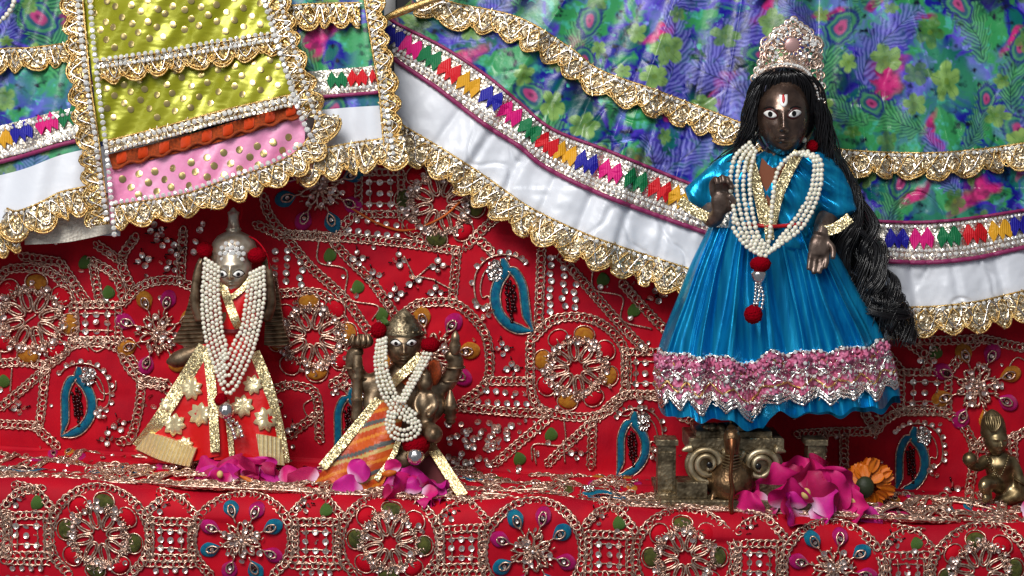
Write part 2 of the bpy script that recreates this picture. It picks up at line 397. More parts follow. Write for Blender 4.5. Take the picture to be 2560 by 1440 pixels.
# ================================================================== red embroidered altar cloth
cloth = root('altar_cloth', (0, 0, 0), 'red altar cloth with sequin and braid embroidery draped over the ledge', 'cloth')
nx = 420; xs = np.linspace(-.46, .46, nx)
ztop = W(1280, 330, YB)[2]
rows = []
for z in np.linspace(ztop, .004, 150): rows.append((YB, z, 'w'))
for a in np.linspace(0, math.pi / 2, 6)[1:-1]: rows.append((YB - .004 * (1 - math.cos(a)), .004 * (1 - math.sin(a)), 'c'))
for y in np.linspace(YB - .004, 0, 70): rows.append((y, 0, 'l'))
for a in np.linspace(0, math.pi / 2, 14)[1:]: rows.append((-ER * math.sin(a), -ER * (1 - math.cos(a)), 'e'))
for z in np.linspace(-ER, -.10, 46)[1:]: rows.append((-ER, z, 'f'))
G = np.zeros((len(rows), nx, 3))
for i, (y, z, t) in enumerate(rows):
    G[i, :, 0] = xs; G[i, :, 1] = y; G[i, :, 2] = z - A_SL * xs * (1 if t != 'w' else np.clip(1 - z / .02, 0, 1))
    if t in 'wf': G[i, :, 1] -= dispw(xs, G[i, :, 2])
    elif t == 'l': G[i, :, 2] += displ(xs, np.full(nx, y))
    if t == 'c': G[i, :, 1] -= dispw(xs, G[i, :, 2])
    if t != 'w': G[i, :, 2] += wob(G[i])
m = MB(); m.add(G.reshape(-1, 3), grid_faces(len(rows), nx)[:, ::-1]); obj('cloth_sheet', m, M['red'], cloth)

LINK = torus_t(1.0, .74, .20, 12, 5)
SEQ = sequin_t(12)
def path_surf(pts, step, h=2.0, wob=0.0):
    p = curve_px(pts, 4.0)
    f = [surf(a, b, h) for a, b in p]
    P = np.array([q[0] for q in f]); Nn = np.array([q[1] for q in f])
    s = np.concatenate([[0], np.cumsum(np.linalg.norm(np.diff(P, axis=0), axis=1))]); L = s[-1]
    n = max(2, int(L / (step * U)) + 1); q = np.linspace(0, L, n)
    P = np.stack([np.interp(q, s, P[:, k]) for k in range(3)], 1); Nn = np.stack([np.interp(q, s, Nn[:, k]) for k in range(3)], 1)
    return P, Nn
def braid(pts, w=11.0, parent=None, links=True):
    m = MB()
    P, Nn = path_surf(pts, 5.0, 2.5)
    T = np.gradient(P, axis=0); B = basis(T, Nn)
    ph = RNG.random() * 6; i = np.arange(len(P))
    for sd in (-1, 1):
        off = (w * sd + 1.6 * np.sin(i * 1.9 + ph + sd))[:, None] * U * B[:, :, 1] + ((1.2 * np.cos(i * 1.9 + ph)) * U)[:, None] * B[:, :, 2]
        m.add(*tube(P + off, (2.4 + .5 * np.sin(i * 2.6)) * U, 5))
    P, Nn = path_surf(pts, 13.5, 3.5)
    if links and len(P) > 1:
        T = np.gradient(P, axis=0); B = basis(T, Nn); n = len(P)
        Ms = np.zeros((n, 3, 3))
        for q in range(n):
            r = rot_axis((0, 0, 1), RNG.normal(0, .25) + (.5 if q % 2 else -.5)) @ rot_axis((1, 0, 0), RNG.normal(0, .3)) @ rot_axis((0, 1, 0), RNG.normal(.25, .2))
            Ms[q] = B[q] @ r * (9.6 * U * RNG.uniform(.85, 1.12))
        m.inst(LINK, Ms, P + RNG.normal(0, .8 * U, (n, 3)))
    return obj('braid', m, M['braid'], parent or cloth)
def wire_pts(mb, F, xy, r=2.0, h=4.0, closed=False, n=None):
    xy = np.asarray(xy, float); q = resample(catmull(xy, 10 * len(xy), closed), 6.0, closed=closed) if n is None else xy
    if closed: q = np.vstack([q, q[:1]])
    i = np.arange(len(q)); P = F(q[:, 0], q[:, 1], h + .8 * np.sin(i * 2.1))
    mb.add(*tube(P, r * F.k * (1 + .18 * np.sin(i * 2.4)), 5))

SEQ_ME = MB().add(*SEQ).mesh('sequin'); SEQ_ME.materials.append(M['sequin'])
seq_list = []                       # (P, n, size, tilt): the 300 largest become parts, the rest one mass
def seq(u, v, r=9.0, h=3.0, tilt=.22):
    P, n = surf(u, v, h); seq_list.append((P, n, r * KP(P[1]), tilt))
def seqF(F, x, y, r=8.0, h=4.0, tilt=.25):
    seq_list.append((F(np.array(x), np.array(y), np.array(h)), F.n, r * F.k, tilt))
BUG = box_t(2.0, .55, .55)
def cluster(mb, F, xs_, ys_, r, tilt=.35, h=5.0):
    n = len(xs_)
    P = F(np.asarray(xs_), np.asarray(ys_), RNG.uniform(h - 1, h + 3, n))
    Ms = np.array([tilt_m(F.n, tilt) * (r * F.k * RNG.uniform(.8, 1.25)) for _ in range(n)])
    mb.inst(SEQ, Ms, P)
def bugles(mb, F, xs_, ys_, ang, ln, h=5.0):
    n = len(xs_)
    P = F(np.asarray(xs_), np.asarray(ys_), RNG.uniform(h - 1, h + 2, n)); Ms = []
    for q in range(n):
        a = ang[q]; t = (F.ex * math.cos(a) + F.ez * math.sin(a)); b = basis(t[None], F.n[None])[0]
        Ms.append(b @ rot_axis((1, 0, 0), RNG.uniform(0, 3)) @ rot_axis((0, 1, 0), RNG.normal(0, .25)) * (ln * F.k * RNG.uniform(.8, 1.2)))
    mb.inst(BUG, np.array(Ms), P)

def ell(cx, cy, a, b, rot=0, n=18):
    t = np.arange(n) / n * 2 * math.pi; x, y = a * np.cos(t), b * np.sin(t); c, s = math.cos(rot), math.sin(rot)
    return np.stack([cx + c * x - s * y, cy + s * x + c * y], 1)
def drop(cx, cy, a, b, rot, n=20):          # teardrop, point toward -x before rotation
    t = np.arange(n) / n * 2 * math.pi; w = np.where(np.cos(t) < 0, 1 - .75 * np.abs(np.cos(t)) ** 1.5, 1)
    x, y = a * np.cos(t), b * np.sin(t) * w; c, s = math.cos(rot), math.sin(rot)
    return np.stack([cx + c * x - s * y, cy + s * x + c * y], 1)

def flower_medallion(u, v, Rm, col, rot=.2, skip=()):
    F = Frame(u, v, rot, Rm / 100.0); c = col
    me = MB(); wire = me
    for q in range(8):
        a = q * math.pi / 4
        # inner leaf loops
        wire_pts(wire, F, ell(42 * math.cos(a), 42 * math.sin(a), 25, 12, a, 14), 2.6, 5, True)
        wire_pts(wire, F, ell(44 * math.cos(a), 44 * math.sin(a), 21, 6.5, a, 12), 2.0, 4, True)
    n = 260; th = RNG.uniform(0, 2 * math.pi, n); rr = RNG.normal(67, 6.5, n)
    bugles(me, F, rr * np.cos(th), rr * np.sin(th), th + RNG.normal(0, .5, n), 5.0, 6)
    o = obj('flower_medallion', me, M['braid'], cloth)
    sm = MB(); n = 84; th = RNG.uniform(0, 2 * math.pi, n); rr = RNG.normal(70, 7, n)
    cluster(sm, F, rr * np.cos(th), rr * np.sin(th), 6.2, .4, 6); obj('sequin_cluster', sm, M['sequin_m'], o, kind='stuff')
    for q in range(8):
        if q in skip: continue
        a = q * math.pi / 4 + math.pi / 8; cx, cy = 82 * math.cos(a), 82 * math.sin(a)
        pm = MB(); plate(pm, F, ell(cx, cy, 18, 23, a, 18), 4, 5)
        p = obj('padded_petal', pm, M[c] if q % 2 else M['padred'], o)
        wm = MB(); wire_pts(wm, F, ell(cx + 1.5 * math.cos(a), cy + 1.5 * math.sin(a), 21, 25, a, 16), 1.7, 4, True)
        obj('wire_outline', wm, M['braid'], p)
def eye_medallion(u, v, Rm, cols, rot=.1, skip=()):
    F = Frame(u, v, rot, Rm / 100.0)
    me = MB()
    for q in range(10):
        a = q * 2 * math.pi / 10
        wire_pts(me, F, ell(26 * math.cos(a), 26 * math.sin(a), 19, 7.5, a, 12), 2.8, 5, True)
    n = 70; th = RNG.uniform(0, 2 * math.pi, n); rr = RNG.uniform(8, 50, n)
    bugles(me, F, rr * np.cos(th), rr * np.sin(th), th + RNG.normal(0, .3, n), 5.0, 6)
    o = obj('eye_medallion', me, M['braid'], cloth)
    sm = MB(); n = 20; th = RNG.uniform(0, 2 * math.pi, n); rr = RNG.uniform(12, 52, n)
    cluster(sm, F, rr * np.cos(th), rr * np.sin(th), 6, .35, 7)
    V, f = sphere_t(10, 7); sm.inst((V, f), np.eye(3)[None] * 6 * F.k, F(np.array([0.]), np.array([0.]), np.array([8.])))
    obj('sequin_cluster', sm, M['sequin_m'], o, kind='stuff')
    for q in range(8):
        if q in skip: continue
        a = q * math.pi / 4 + RNG.normal(0, .04); cx, cy = 79 * math.cos(a), 79 * math.sin(a)
        pm = MB(); plate(pm, F, drop(cx, cy, 25, 19, a), 4, 4)
        p = obj('eye_petal', pm, M[cols[q % 2]], o)
        wm = MB(); wire_pts(wm, F, drop(cx - 6 * math.cos(a), cy - 6 * math.sin(a), 15, 8.5, a, 14), 2.2, 9, True)
        wire_pts(wm, F, [(44 * math.cos(a), 44 * math.sin(a)), (62 * math.cos(a), 62 * math.sin(a))], 2.0, 6)
        obj('wire_loop', wm, M['braid'], p)
        dm = MB(); plate(dm, F, ell(cx - 5 * math.cos(a), cy - 5 * math.sin(a), 8, 6, a, 12), 8.5, 1.5); obj('pupil', dm, M['darkbead'], p)
        seqF(F, cx - 5 * math.cos(a), cy - 5 * math.sin(a), 4.6, 11, .3)
def paisley(u, v, sc=1.0, flip=1, rot=0.0):
    """teal two-band paisley; (u, v) is its middle, about 170 px tall at sc=1"""
    F0 = Frame(u, v, rot, sc); 
    class Fl:
        def __init__(s): s.o, s.n, s.ex, s.ez, s.k, s.kind = F0.o, F0.n, F0.ex * flip, F0.ez, F0.k, F0.kind
        conform = F0.conform; __call__ = Frame.__call__
    F = Fl()
    left = catmull([(-4, 66), (-20, 54), (-32, 22), (-33, -18), (-34, -50), (-44, -86)], 24)
    right = catmull([(6, 92), (4, 62), (22, 38), (34, 6), (31, -32), (10, -64), (-18, -80), (-44, -86)], 30)
    om = MB()
    def band(path, w0):
        m = MB(); n = len(path); t = np.gradient(path, axis=0); t /= np.linalg.norm(t, axis=1)[:, None]; nn = np.stack([-t[:, 1], t[:, 0]], 1)
        ww = w0 * np.clip(np.minimum(np.arange(n) / 5 + .45, (n - 1 - np.arange(n)) / 6 + .15), 0, 1)
        prof = np.linspace(-1, 1, 7)
        V = []
        for j in prof:
            p = path + nn * (ww * j)[:, None]; V.append(F(p[:, 0], p[:, 1], 1.5 + 6 * np.sqrt(max(0, 1 - j * j))))
        V = np.stack(V, 1).reshape(-1, 3); m.add(V, grid_faces(n, 7)); 
        for sd in (-1, 1):
            p = path + nn * (ww * 1.12 * sd)[:, None]; wire_pts(om, F, p, 2.0, 4)
        return m
    o = root_part = obj('paisley', om, M['braid'], cloth) if False else None
    b1 = band(left, 9.0); b2 = band(right, 10.5)
    arc = catmull([(-46, 78), (-28, 96), (6, 106), (44, 100), (74, 74), (86, 36), (84, -2), (70, -18), (56, -14)], 46)
    wire_pts(om, F, arc * .93 + (0, 2), 2.4, 4); wire_pts(om, F, catmull([(30, 80), (54, 62), (66, 30), (64, 6), (50, 10), (48, -10), (58, -30)], 24), 2.0, 4)
    o = obj('paisley', om, M['braid'], cloth)
    obj('thread_band', b1, M['teal'], o); obj('thread_band', b2, M['teal'], o)
    dm = MB(); xs_, ys_ = [], []
    for yy in np.arange(-58, 44, 8.5):
        for xx in (-7, 1, 9):
            x = xx - 2 + (yy + 10) * -.08
            if abs(xx) < 5 or -40 < yy < 30: xs_.append(x + RNG.normal(0, 1)); ys_.append(yy + RNG.normal(0, 1) + xx * .3)
    V, f = sphere_t(8, 6); P = F(np.array(xs_), np.array(ys_), np.full(len(xs_), 4.5)); dm.inst((V, f), np.repeat(np.eye(3)[None] * 4.6 * F.k, len(P), 0), P)
    obj('bead_cluster', dm, M['darkbead'], o, kind='stuff')
    sm = MB(); n = 70; a = RNG.uniform(0, 6.28, n); rr = np.sqrt(RNG.random(n)); cluster(sm, F, 28 + 17 * rr * np.cos(a), 66 + 24 * rr * np.sin(a), 5, .35, 6)
    obj('silver_cap', sm, M['silver'], o, kind='stuff')
    for q in range(0, len(arc), 3):
        if RNG.random() < .85: seqF(F, arc[q, 0], arc[q, 1], 7.2, 5, .25)
    for dx, dy in ((58, -14), (54, -34), (66, -38), (46, -26)): seqF(F, dx, dy, 7.5, 6, .4)
def grid_box(u0, v0, u1, v1):
    braid([(u0, v0), (u1, v0)], 9); braid([(u1, v0), (u1, v1)], 9); braid([(u1, v1), (u0, v1)], 9); braid([(u0, v1), (u0, v0)], 9)
    m = MB(); F = Frame((u0 + u1) / 2, (v0 + v1) / 2); a, b = (u1 - u0) / 2 - 14, (v1 - v0) / 2 - 12
    for t in (-.33, .33):
        wire_pts(m, F, [(-a, 2 * b * t), (0, 2 * b * t + 2), (a, 2 * b * t)], 2.0, 3); wire_pts(m, F, [(2 * a * t, -b), (2 * a * t + 2, 0), (2 * a * t, b)], 2.0, 3)
    obj('grid_stitch', m, M['braid'], cloth)
    for i in (-1, 0, 1):
        for j in (-1, 0, 1): seqF(F, i * a * .66, j * b * .66, 8.2, 4, .3)
def cross(u, v, rot=0.0, r=8.0):
    F = Frame(u, v, rot)
    for q in range(4):
        a = q * math.pi / 2; seqF(F, 13 * math.cos(a), 13 * math.sin(a), r * RNG.uniform(.85, 1.1), 4, .45)
    m = MB(); bugles(m, F, [0, 0, 24, -22], [0, 26, 0, -4], [0.3, 1.6, .1, 2.9], 5.0, 5); V, f = sphere_t(8, 6); m.inst((V, f), np.eye(3)[None] * 5 * F.k, F(np.array([0.]), np.array([0.]), np.array([5.])))
    obj('shade_beads', m, M['darkbead'], cloth)  # dark beads put in for the shadows around the sequins
def leaf(u, v, rot=0.0):
    F = Frame(u, v, rot); m = MB(); xy = np.array([(-14, -10), (-16, 4), (-8, 16), (2, 22), (12, 14), (17, 2), (12, -8), (2, -12)]); plate(m, F, catmull(xy, 20, True), 3, 3)
    obj('green_leaf', m, M['leaf'], cloth); seqF(F, -10, -14, 7.5, 5, .4)
def wire(pts, r=2.6):
    m = MB(); P, Nn = path_surf(pts, 5.0, 3.0); i = np.arange(len(P)); m.add(*tube(P, r * U * (1 + .25 * np.sin(i * 2.3)), 5)); obj('wire_stitch', m, M['braid'], cloth)

# ---- back riser
BR = [[(0, 692), (33, 671), (125, 679), (179, 750), (183, 850), (125, 908), (60, 905), (0, 908)], [(150, 655), (208, 740), (225, 762)], [(225, 650), (290, 690), (310, 750)],
      [(117, 917), (183, 862), (287, 867), (350, 946), (333, 1083), (300, 1105)], [(146, 1117), (87, 1062), (100, 1058), (112, 946), (117, 917)], [(0, 1060), (90, 1063)],
      [(0, 1020), (60, 970), (112, 925)], [(305, 760), (360, 712), (430, 700), (490, 720)], [(305, 850), (310, 900), (350, 945), (420, 960)], [(458, 574), (453, 700)],
      [(350, 955), (400, 965), (440, 990)], [(660, 490), (670, 530), (712, 582), (775, 590), (832, 592), (862, 560), (890, 535)], [(715, 585), (835, 592), (990, 605), (1150, 627)],
      [(715, 592), (775, 665), (830, 715), (870, 755), (905, 805), (930, 840)], [(830, 602), (880, 655), (930, 705), (992, 792)], [(1142, 630), (1131, 755)],
      [(990, 800), (1035, 765), (1060, 757), (1131, 757), (1180, 790), (1218, 850), (1218, 950), (1150, 1012)], [(690, 742), (715, 732), (805, 735), (850, 785), (872, 850), (868, 930), (830, 960)],
      [(1005, 540), (1050, 600)], [(1165, 617), (1200, 580), (1240, 545)], [(1354, 622), (1346, 818)], [(1325, 852), (1390, 797), (1490, 802), (1560, 872), (1560, 981), (1494, 1038), (1375, 1032), (1330, 985), (1325, 852)],
      [(1400, 640), (1480, 730), (1558, 818), (1620, 882)], [(1554, 706), (1610, 770), (1658, 820)], [(1146, 1018), (1290, 1030), (1375, 1035)], [(1221, 952), (1322, 952)],
      [(1237, 1160), (1300, 1105), (1375, 1043)], [(1367, 1160), (1430, 1100), (1487, 1047)], [(1481, 1060), (1477, 1165)], [(1490, 1048), (1560, 990), (1650, 992)],
      [(2180, 1073), (2260, 1027), (2370, 1035), (2430, 1110), (2422, 1225)], [(2205, 870), (2255, 930)], [(2340, 865), (2312, 925)], [(2370, 930), (2410, 880), (2450, 845)], [(2430, 1110), (2480, 1120), (2560, 1080)],
      [(1990, 1085), (2080, 1080), (2180, 1078)], [(2060, 1085), (2050, 1180)], [(1700, 1040), (1760, 1060)], [(860, 960), (900, 1010), (870, 1080)], [(730, 960), (790, 985), (800, 1100)], [(800, 1030), (720, 1090)],
      [(640, 560), (705, 590)], [(1560, 640), (1600, 690)], [(2290, 850), (2370, 850), (2450, 845)], [(240, 610), (300, 650)], [(55, 640), (150, 655)], [(330, 720), (305, 650), (340, 590)], [(1660, 820), (1690, 870)], [(2110, 1090), (2110, 1190)], [(2190, 1080), (2160, 1020), (2190, 960)], [(2440, 1115), (2500, 1060)], [(2530, 1085), (2535, 1230)], [(2450, 845), (2560, 870)], [(2260, 850), (2330, 900)], [(440, 960), (430, 1040)], [(1230, 630), (1200, 600)], [(1700, 880), (1720, 960)], [(230, 655), (250, 755)], [(640, 985), (700, 1010)], [(720, 960), (650, 985)]]
for b in BR: braid(b)
for b in ([(797, 600), (797, 655), (865, 675), (867, 745), (945, 765), (930, 800)], [(1483, 660), (1485, 722), (1555, 742), (1555, 800), (1630, 822)], [(1408, 1100), (1412, 1155)], [(1335, 1120), (1340, 1160)],
          [(1410, 1045), (1408, 1110), (1335, 1110), (1330, 1150)], [(1090, 700), (1040, 690)], [(30, 920), (25, 980)], [(1010, 640), (1035, 690)], [(1080, 660), (1035, 700)], [(1085, 700), (1140, 730)]): wire(b)
for g in ((187, 762, 296, 850), (897, 430, 1003, 535), (1562, 880, 1665, 985), (2252, 930, 2370, 1030)): grid_box(*g)
flower_medallion(82, 797, 112, 'mustard', .25)
eye_medallion(395, 832, 108, ('mustard', 'magenta'), .42)
flower_medallion(782, 842, 108, 'mustard', .5)
eye_medallion(1078, 885, 118, ('mustard', 'magenta'), .18)
flower_medallion(1440, 920, 104, 'mustard', .15)
eye_medallion(2440, 965, 112, ('mustard', 'magenta'), .35)
eye_medallion(800, 470, 112, ('teal', 'magenta'), .35)
flower_medallion(1100, 508, 108, 'olive', .3)
paisley(196, 1006, .98); paisley(1275, 742, 1.06, -1, .12); paisley(1582, 1112, .92); paisley(2280, 1152, .94); paisley(875, 1050, .9)
for a in ((405, 600, .1), (440, 625, .3), (360, 650, .2), (430, 665, .6), (390, 575, .2), (895, 645, .1), (998, 650, .1), (1095, 665, 0), (935, 690, .3), (1035, 705, .4), (1090, 730, 0), (990, 735, .1), (1255, 870, .1), (1280, 920, .1),
          (48, 1018, .1), (270, 1095, 0), (300, 1060, .3), (1440, 1130, 0), (2380, 1222, .2), (735, 1075, .1), (1640, 740, .2)): cross(*a)
for a in ((825, 642, .2), (895, 722, .3), (955, 790, .2), (1508, 702, .2), (1585, 780, .1), (1378, 1090, .1), (1300, 1150, .4), (272, 735, .2), (212, 660, .1), (8, 958, .1), (2340, 885, .3), (1615, 690, .2)): leaf(*a)
for uc, v0, v1 in ((690, 628, 725), (720, 625, 712), (752, 655, 715), (1378, 645, 785), (1411, 670, 770), (1440, 710, 775), (1600, 1000, 1030)):
    for q, v in enumerate(np.arange(v0, v1 + 1, 19)): seq(uc + RNG.normal(0, 2) - (v - v0) * .04, v, 8.5)
for q in range(5): seq(895 + 24 * q, 550 + 3 * q, 7.5); 
for q in range(6): seq(872 + 24 * q, 575 + 3 * q, 8.0)
for q in range(5): seq(1216 + 24 * q, 976 + 1.5 * q, 8.0)
for q in range(6): seq(1195 + 24 * q, 1002 + 1.5 * q, 8.0)
for q in range(95):
    u = RNG.uniform(1115, 1330); v = RNG.uniform(1050, 1165)
    if v < 1045 + (1330 - u) * .62 + 20 or u < 1230: seq(u, v, RNG.uniform(5.5, 9.5), 3, .3)
for (u, v) in ((500, 575), (490, 602), (486, 630), (510, 560), (1600, 860), (2520, 1130), (2500, 1090), (2535, 1160), (375, 990), (360, 1010), (385, 1015), (1660, 735), (1645, 752), (940, 420), (2200, 935), (2230, 955), (2330, 870), (2300, 900)): seq(u, v, 8.5, 3, .35)
for q in range(210):
    u = RNG.uniform(20, 2540); v = RNG.uniform(560, 1170); seq(u, v, RNG.uniform(3.5, 6.5), 2.5, .5)
for q in range(26):
    u = RNG.uniform(20, 2540); v = RNG.uniform(640, 1120); a = RNG.uniform(0, 6.28); wire([(u, v), (u + 22 * math.cos(a), v + 22 * math.sin(a)), (u + 44 * math.cos(a + .7), v + 44 * math.sin(a + .7)), (u + 50 * math.cos(a + 1.5), v + 50 * math.sin(a + 1.5))], 2.2)

# ---- front drop
def vf(u): return 1255 + (u - 1280) * .0478
XS = (250, 605, 975, 1332, 1712, 2082, 2452); VS = (1342, 1345, 1352, 1383, 1392, 1418, 1432)
for q, (u, v) in enumerate(zip(XS, VS)):
    if q % 2 == 0: flower_medallion(u, v, 104, 'olive', .25 + .05 * q)
    else: eye_medallion(u, v, 108, ('teal', 'magenta'), .3 + .07 * q)
    a = 118
    oct_ = [(u + a * math.cos(t) * 1.06, v - a * math.sin(t) * (.98 if math.sin(t) > 0 else 1.0)) for t in np.linspace(-.9, math.pi + .9, 13)]
    braid([p for p in oct_], 10)
for q in range(-1, 7):
    u = (XS[q] + XS[q + 1]) / 2 if 0 <= q < 6 else (68 if q < 0 else 2630)
    v = (VS[q] + VS[q + 1]) / 2 if 0 <= q < 6 else (1338 if q < 0 else 1440)
    grid_box(u - 52, v - 46, u + 52, v + 50)
    for r_ in range(3):
        for c_ in range(4 + r_): seq(u - 36 - 12 * r_ + 24 * c_, v + 82 + 24 * r_, 7.5)
    braid([(u - 58, v + 64), (u, v + 66), (u + 58, v + 66)], 8)
    cross(u - 30, v - 84, .3, 7); braid([(u - 60, v - 66), (u - 20, v - 100), (u + 40, v - 108)], 9); braid([(u + 66, v - 60), (u + 20, v - 104), (u - 30, v - 120)], 9)
    if q % 2: leaf(u + 26, v - 72, .2)
for u, v, f_ in ((-120, 1325, 0), (-480, 1305, 1), (2820, 1450, 0)):
    (eye_medallion(u, v, 108, ('teal', 'magenta'), .3) if not f_ else flower_medallion(u, v, 104, 'olive', .3))
    braid([(u + 124 * math.cos(t), v - 116 * math.sin(t)) for t in np.linspace(-.9, math.pi + .9, 13)], 10)
for u, v in ((-300, 1318), (-30, 1332)): grid_box(u - 52, v - 46, u + 52, v + 50)
eye_medallion(-290, 830, 108, ('mustard', 'magenta'), .3); paisley(-180, 1010, .95); flower_medallion(-480, 830, 108, 'mustard', .2); grid_box(-150, 760, -50, 850); paisley(-420, 620, 1.0, -1); flower_medallion(2790, 960, 108, 'mustard', .4); paisley(2640, 1150, .95)
for b in ([(-400, 720), (-180, 715), (0, 692)], [(-390, 930), (-200, 910), (0, 908)], [(-250, 920), (-280, 1090)], [(-90, 920), (-80, 1070)], [(-520, 700), (-400, 760), (-390, 930)], [(2560, 1080), (2680, 1040), (2780, 1080)], [(2600, 870), (2660, 960), (2660, 1040)], [(2560, 870), (2800, 850)]): braid(b)
# ---- ledge top: the same pattern seen edge-on
for q in range(-2, 10):
    for y_, k_ in ((.030, 0), (.070, 1)):
        x_ = (-.255 + .0925 * q + .046 * k_); z_ = -A_SL * x_; d_ = np.array([x_, y_, z_]) - CAM; dz = d_ / (d_[1] * math.cos(PITCH) - d_[2] * math.sin(PITCH)); u_ = 1280 + F * dz[0]; v_ = 720 - F * (d_[1] * math.sin(PITCH) + d_[2] * math.cos(PITCH)) / (d_[1] * math.cos(PITCH) - d_[2] * math.sin(PITCH))
        if (q + k_) % 2: flower_medallion(u_, v_, 66, 'olive', .2 * q)
        else: eye_medallion(u_, v_, 66, ('mustard', 'magenta') if k_ else ('teal', 'magenta'), .3 * q)
for q in range(275):
    u = RNG.uniform(-420, 2700); y = RNG.choice((RNG.uniform(.001, .012), RNG.uniform(.002, .09))); L = RNG.uniform(60, 240); a = RNG.normal(0, .8)
    x0 = (u - 1280) * U; pts = []
    p0 = np.array([x0, y, -A_SL * x0])
    m = MB(); k = np.linspace(0, 1, max(6, int(L / 6)))
    X = x0 + k * L * U * math.cos(a); Y = np.clip(y + k * L * U * math.sin(a), .002, YB - .004)
    P = np.stack([X, Y, -A_SL * X + displ(X, Y) + 3 * U], 1); T = np.gradient(P, axis=0); B = basis(T, np.tile((0., 0, 1), (len(P), 1)))
    for sd in (-1, 1): m.add(*tube(P + B[:, :, 1] * sd * 10 * U, 3.3 * U * (1 + .2 * np.sin(np.arange(len(P)) * 2.2)), 5))
    s = np.arange(0, len(P), 2); Ms = np.array([B[i] @ rot_axis((0, 0, 1), RNG.normal(0, .6)) @ rot_axis((1, 0, 0), RNG.normal(0, .7)) * 12.5 * U for i in s]); m.inst(LINK, Ms, P[s])
    obj('braid', m, M['braid'], cloth)
for u, v in ((60, 1180), (735, 1212), (1205, 1205), (1512, 1245), (2230, 1280), (2330, 1272)):
    paisley(u, v, .62, RNG.choice((-1, 1)), RNG.uniform(1.2, 1.9))
for q in range(420):
    x = RNG.uniform(-.33, .33); y = RNG.uniform(.003, .09); P = np.array([x, y, -A_SL * x + displ(x, y) + 4 * U]); seq_list.append((P, np.array([0, -.25, 1.0]), RNG.uniform(4.5, 7.5) * U, .6))
# sequins: largest 300 as parts, the rest as one mass
seq_list.sort(key=lambda s: -s[2] * (1 if s[1][2] < .5 else .4))
mass = MB(); Ms, Ts = [], []
for q, (P, n, r, t) in enumerate(seq_list):
    if abs(P[0]) > .46: continue
    Mt = tilt_m(n, t)
    if q < 300: piece('sequin', SEQ_ME, cloth, P, Mt, r)
    else: Ms.append(Mt * r); Ts.append(P)
mass.inst(SEQ, np.array(Ms), np.array(Ts)); obj('sequin_scatter', mass, M['sequin_m'], cloth, kind='stuff')
# ================================================================== printed satin (flat print painted per vertex)
def srgb(*c): return np.array(S(*c)[:3])
def mixc(a, b, t): return a + (b - a) * np.clip(t, 0, 1)[..., None]
PR = np.random.default_rng(21)
def scatter(n, x0, y0, x1, y1, dmin, rng, tries=4000):
    pts = []
    for _ in range(tries):
        p = (rng.uniform(x0, x1), rng.uniform(y0, y1))
        if all((p[0] - q[0]) ** 2 + (p[1] - q[1]) ** 2 > dmin ** 2 for q in pts): pts.append(p)
        if len(pts) >= n: break
    return pts
FLOW = [(p, PR.uniform(20, 44), PR.uniform(0, 1.2), PR.random()) for p in scatter(170, -40, -120, 2640, 620, 66, PR)]
FEA = [(p, PR.uniform(.75, 1.2), PR.uniform(-2.6, -.5)) for p in scatter(85, -40, -140, 2640, 640, 105, PR)]
PINK = [(p, PR.uniform(34, 70), PR.uniform(-1.4, -.3)) for p in scatter(62, -40, -100, 2640, 600, 115, PR)]
